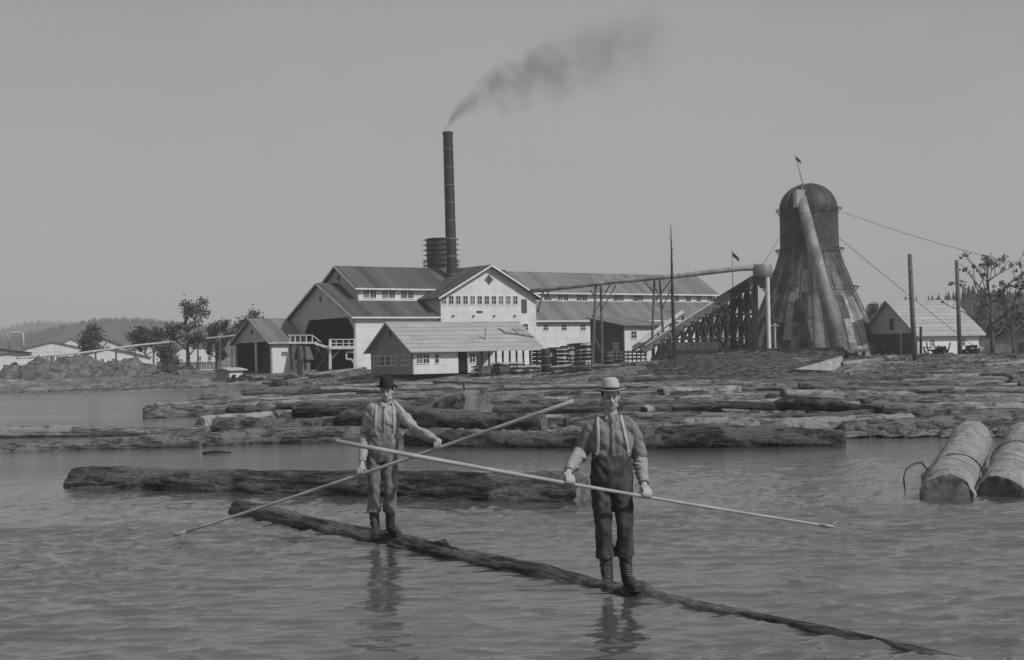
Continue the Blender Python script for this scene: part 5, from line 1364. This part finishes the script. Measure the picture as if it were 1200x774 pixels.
    cl.build('collar', M[cfg['shirt']], e)
    shd = bpy.context.evaluated_depsgraph_get()
    # trousers
    t_ = MB()
    hw = tw[2]; top = cfg['ttop']
    tb = J(*top, .02)
    tub(t_, [tb, tb.lerp(pel, .5), pel, pel+Vector((0, 0, -.10))], [(hw*.92, .135), (hw*1.02, .145), (hw*1.05, .148), (hw*.95, .125)], 28, X)
    for hip, kn, an, a in legs:
        hem = J(*a['hem']); tub(t_, [hip+Vector((0, 0, .05)), hip.lerp(kn, .4), kn, kn.lerp(hem, .5), hem], [(.098, .112), (.092, .106), (.077, .090), (.075, .088), (.084, .092)], 20, X)
    tro = link('trousers', remesh(t_, .008, 3, folds(.012, seed=5, vert=1)), M[cfg['pants']], e); bvs.append(bvh(tro.data))
    # bib / suspenders
    fr = lambda z: -.155
    def front(px, py, off=0): return J(px, py, -.145+off)
    for pth in cfg['straps']:
        pts = [J(px, py, dy) for px, py, dy in pth]
        so_ = ribbon(pts, .014, bvs).build('suspender', M['strap'], e, True); q = so_.data.vertices[-5].co
        MB().box(q.x-.017, q.x+.017, q.y-.008, q.y-.001, q.z-.012, q.z+.012).build('clasp', M['steel'], so_)
    if 'placket' in cfg:
        pts = [J(px, py, dy) for px, py, dy in cfg['placket']]; rm = ribbon(pts, .015, bvs[:1], .004); pk = rm.build('placket', M[cfg['shirt']], e, True)
        nr = len(rm.v)//6
        for f in (.1, .35, .6, .85): MB().ball(Vector(rm.v[int(f*nr)*6+1])+Vector((0, -.002, 0)), (.0055, .004, .0055), 8, 6).build('button', M['band'], pk, True)
    # boots
    for hip, kn, an, a in legs:
        m = MB(); toe = J(*a['toe']); sole = a['sole']-O.z; heel = Vector((an.x, an.y+.045, sole+.02)); toe.z = sole+.035
        d = (toe-heel); d.z = 0; d.normalize()
        hem = J(*a['hem'])
        tub(m, [hem+Vector((0, 0, .05)), hem.lerp(an, .6), an+Vector((0, 0, -.02)), Vector((an.x, an.y, sole+.05))], [.060, .055, .051, .05])
        m.ball(Vector((heel.x, heel.y, sole+.045))+d*.01, (.040, .045, .045))
        tub(m, [Vector((heel.x, heel.y, sole+.06))+d*.02, heel+d*.10+Vector((0, 0, .045)), heel+d*.18+Vector((0, 0, .022)), heel+d*.245+Vector((0, 0, .012))], [(.045, .045), (.047, .046), (.052, .036), (.034, .026)], 14, (1, 0, 0))
        bo = link('boot', remesh(m, .006, 2, folds(.004, (16, 16, 24), 2)), M['boot'], e)
        s2 = MB(); pr = d.cross(Vector((0, 0, 1)))
        ol = [(-.035, -.03), (-.045, 0), (-.035, .03), (.05, .036), (.15, .052), (.21, .050), (.255, .026), (.262, 0), (.255, -.026), (.21, -.050), (.15, -.052), (.05, -.036)]
        bt = Vector((heel.x, heel.y, 0)); s2.prism([((bt+d*x+pr*y).x, (bt+d*x+pr*y).y) for x, y in ol], 'z', sole-.004, sole+.016); s2.build('sole', M['boot'], bo)
        lc = MB()
        for f in range(6):
            z = hem.lerp(an, .45+f*.12); lc.tube([z+d*.055+pr*-.022+Vector((0, 0, -.005)), z+d*.062, z+d*.055+pr*.022+Vector((0, 0, .006))], .002, 5)
        lc.build('laces', M['undersleeve'], bo)
    return e
def pike(label, A, B, rA, rB, tip='B'):
    e = thing('pike_pole', label, 'pike pole', A); v = B-A; n = 12
    MB().tube([v*(i/n)+Vector((0, 0, -.05*4*(i/n)*(1-i/n)*.4)) for i in range(n+1)], [rA+(rB-rA)*i/n for i in range(n+1)], 14).build('shaft', M['pole_wood'], e, True)
    if tip == 'B': p = v; d = v.normalized(); r = rB
    else: p = Vector((0, 0, 0)); d = -v.normalized(); r = rA
    MB().tube([p-d*.14, p, p+d*.05], [r+.004, r+.004, r*.5], 12).build('ferrule', M['steel'], e, True)
    MB().tube([p+d*.03, p+d*.15], [.008, .002], 8).build('spike', M['steel'], e, True)
    up = Vector((0, 0, 1)) if tip == 'A' else Vector((-.3, 0, .9)); u = (up-d*up.dot(d)).normalized()
    MB().tube([p-d*.01, p+d*.02+u*.035, p+d*.055+u*.06, p+d*.10+u*.055], [.009, .009, .007, .003], 8).build('hook', M['steel'], e, True)
    return e
# man in front (light hat)
PA1 = P(393, 517, 11.9); PB1 = P(975, 617.5, 13.6)
def on(PA, PB, px):
    lo_, hi_ = 0, 1
    for _ in range(40):
        m_ = (lo_+hi_)/2
        if proj(PA.lerp(PB, m_))[0] < px: lo_ = m_
        else: hi_ = m_
    return PA.lerp(PB, lo_)
pike('pike pole held low by the light-hatted man, pointing down to the right', PA1, PB1, .019, .012, 'B')
O1 = Vector((P(722, 688, 13.07).x, 13.07, .06))
person(dict(O=O1, label='man in light hat and suspenders standing on the log with a pike pole', head=(715.5, 466), turn=.05, tilt=.06, neck=(716, 489),
    sh=((693, 501), (740, 501)), chest=(716, 515), waist=(716.5, 538), pelvis=(717, 563), tw=(.185, .155, .178), pole=(PA1, PB1),
    armL=dict(el=(681, 529, .06), wr=(671, 553, -.25), C=on(PA1, PB1, 667), n=1, flip=1), armR=dict(el=(749, 533, .10), wr=(755, 568, -.06), C=on(PA1, PB1, 757), n=1, flip=-1),
    legL=dict(hip=(705, 572), knee=(707, 615, -.03), ank=(712, 676, .0), hem=(709.5, 653, .0), toe=(711, 690, -.25), sole=.07),
    legR=dict(hip=(729, 572), knee=(732, 613, -.04), ank=(735, 676, .03), hem=(732, 651, .02), toe=(748, 690, -.18), sole=.06),
    ttop=(716.5, 533), shirt='shirt_work', sleeve='short', pants='denim_dark', hat='felt_light', brim=.138, hat_tilt=-.07, crown=.95,
    straps=[[(701, 487, .02), (700.5, 493, -.085), (701, 505, -.132), (701, 520, -.142), (700.5, 532, -.148)], [(727, 486, .02), (729, 493, -.085), (732, 505, -.13), (735, 520, -.135), (737, 532, -.120)]],
    placket=[(717.5, 493, -.10), (718, 505, -.138), (718, 520, -.146), (718, 531, -.150)]))
# second man (dark hat)
PA2 = P(207, 627, 17.6); PB2 = P(672, 470, 16.2)
pike('pike pole held slantwise by the dark-hatted man, tip down in the water', PA2, PB2, .017, .022, 'A')
O3_ = Vector((P(452, 627, 17.1).x, 17.1, .12)); YM = 16.9
O3_.y = 17.15
person(dict(O=O3_, label='man in dark bowler and bib overalls standing farther back on the log', head=(453, 459.5), turn=-.05, tilt=.05, neck=(452.5, 473),
    sh=((434.5, 480), (465, 480)), chest=(450, 492), waist=(449, 510), pelvis=(447.5, 531), tw=(.175, .160, .172), pole=(PA2, PB2),
    armL=dict(el=(427.5, 511, .06), wr=(425, 541, -.08), C=on(PA2, PB2, 423.5), n=1, flip=1), armR=dict(el=(485, 503, -.14), wr=(506.5, 516.5, -.36), C=on(PA2, PB2, 514), n=1, flip=-1),
    legL=dict(hip=(438.5, 540), knee=(438.5, 569, -.03), ank=(440, 617, .0), hem=(438, 600, .0), toe=(440, 627, -.24), sole=.12),
    legR=dict(hip=(456, 540), knee=(457.5, 569, -.03), ank=(457.5, 617, .02), hem=(457, 600, .01), toe=(470, 628, -.20), sole=.125),
    ttop=(449, 508), shirt='shirt_faded', sleeve='long', pants='denim_faded', hat='felt_dark', brim=.122, hat_tilt=-.05, crown=1.02, moustache=True,
    straps=[[(441, 472, .02), (440.5, 477, -.085), (440, 487, -.13), (439.5, 497, -.138), (439.5, 505, -.140)], [(459.5, 472, .02), (460.5, 477, -.085), (461.5, 487, -.125), (461.5, 497, -.135), (461.5, 505, -.137)]],
    placket=[(451, 476, -.09), (450.5, 487, -.135), (450, 497, -.142), (450, 507, -.145)]))
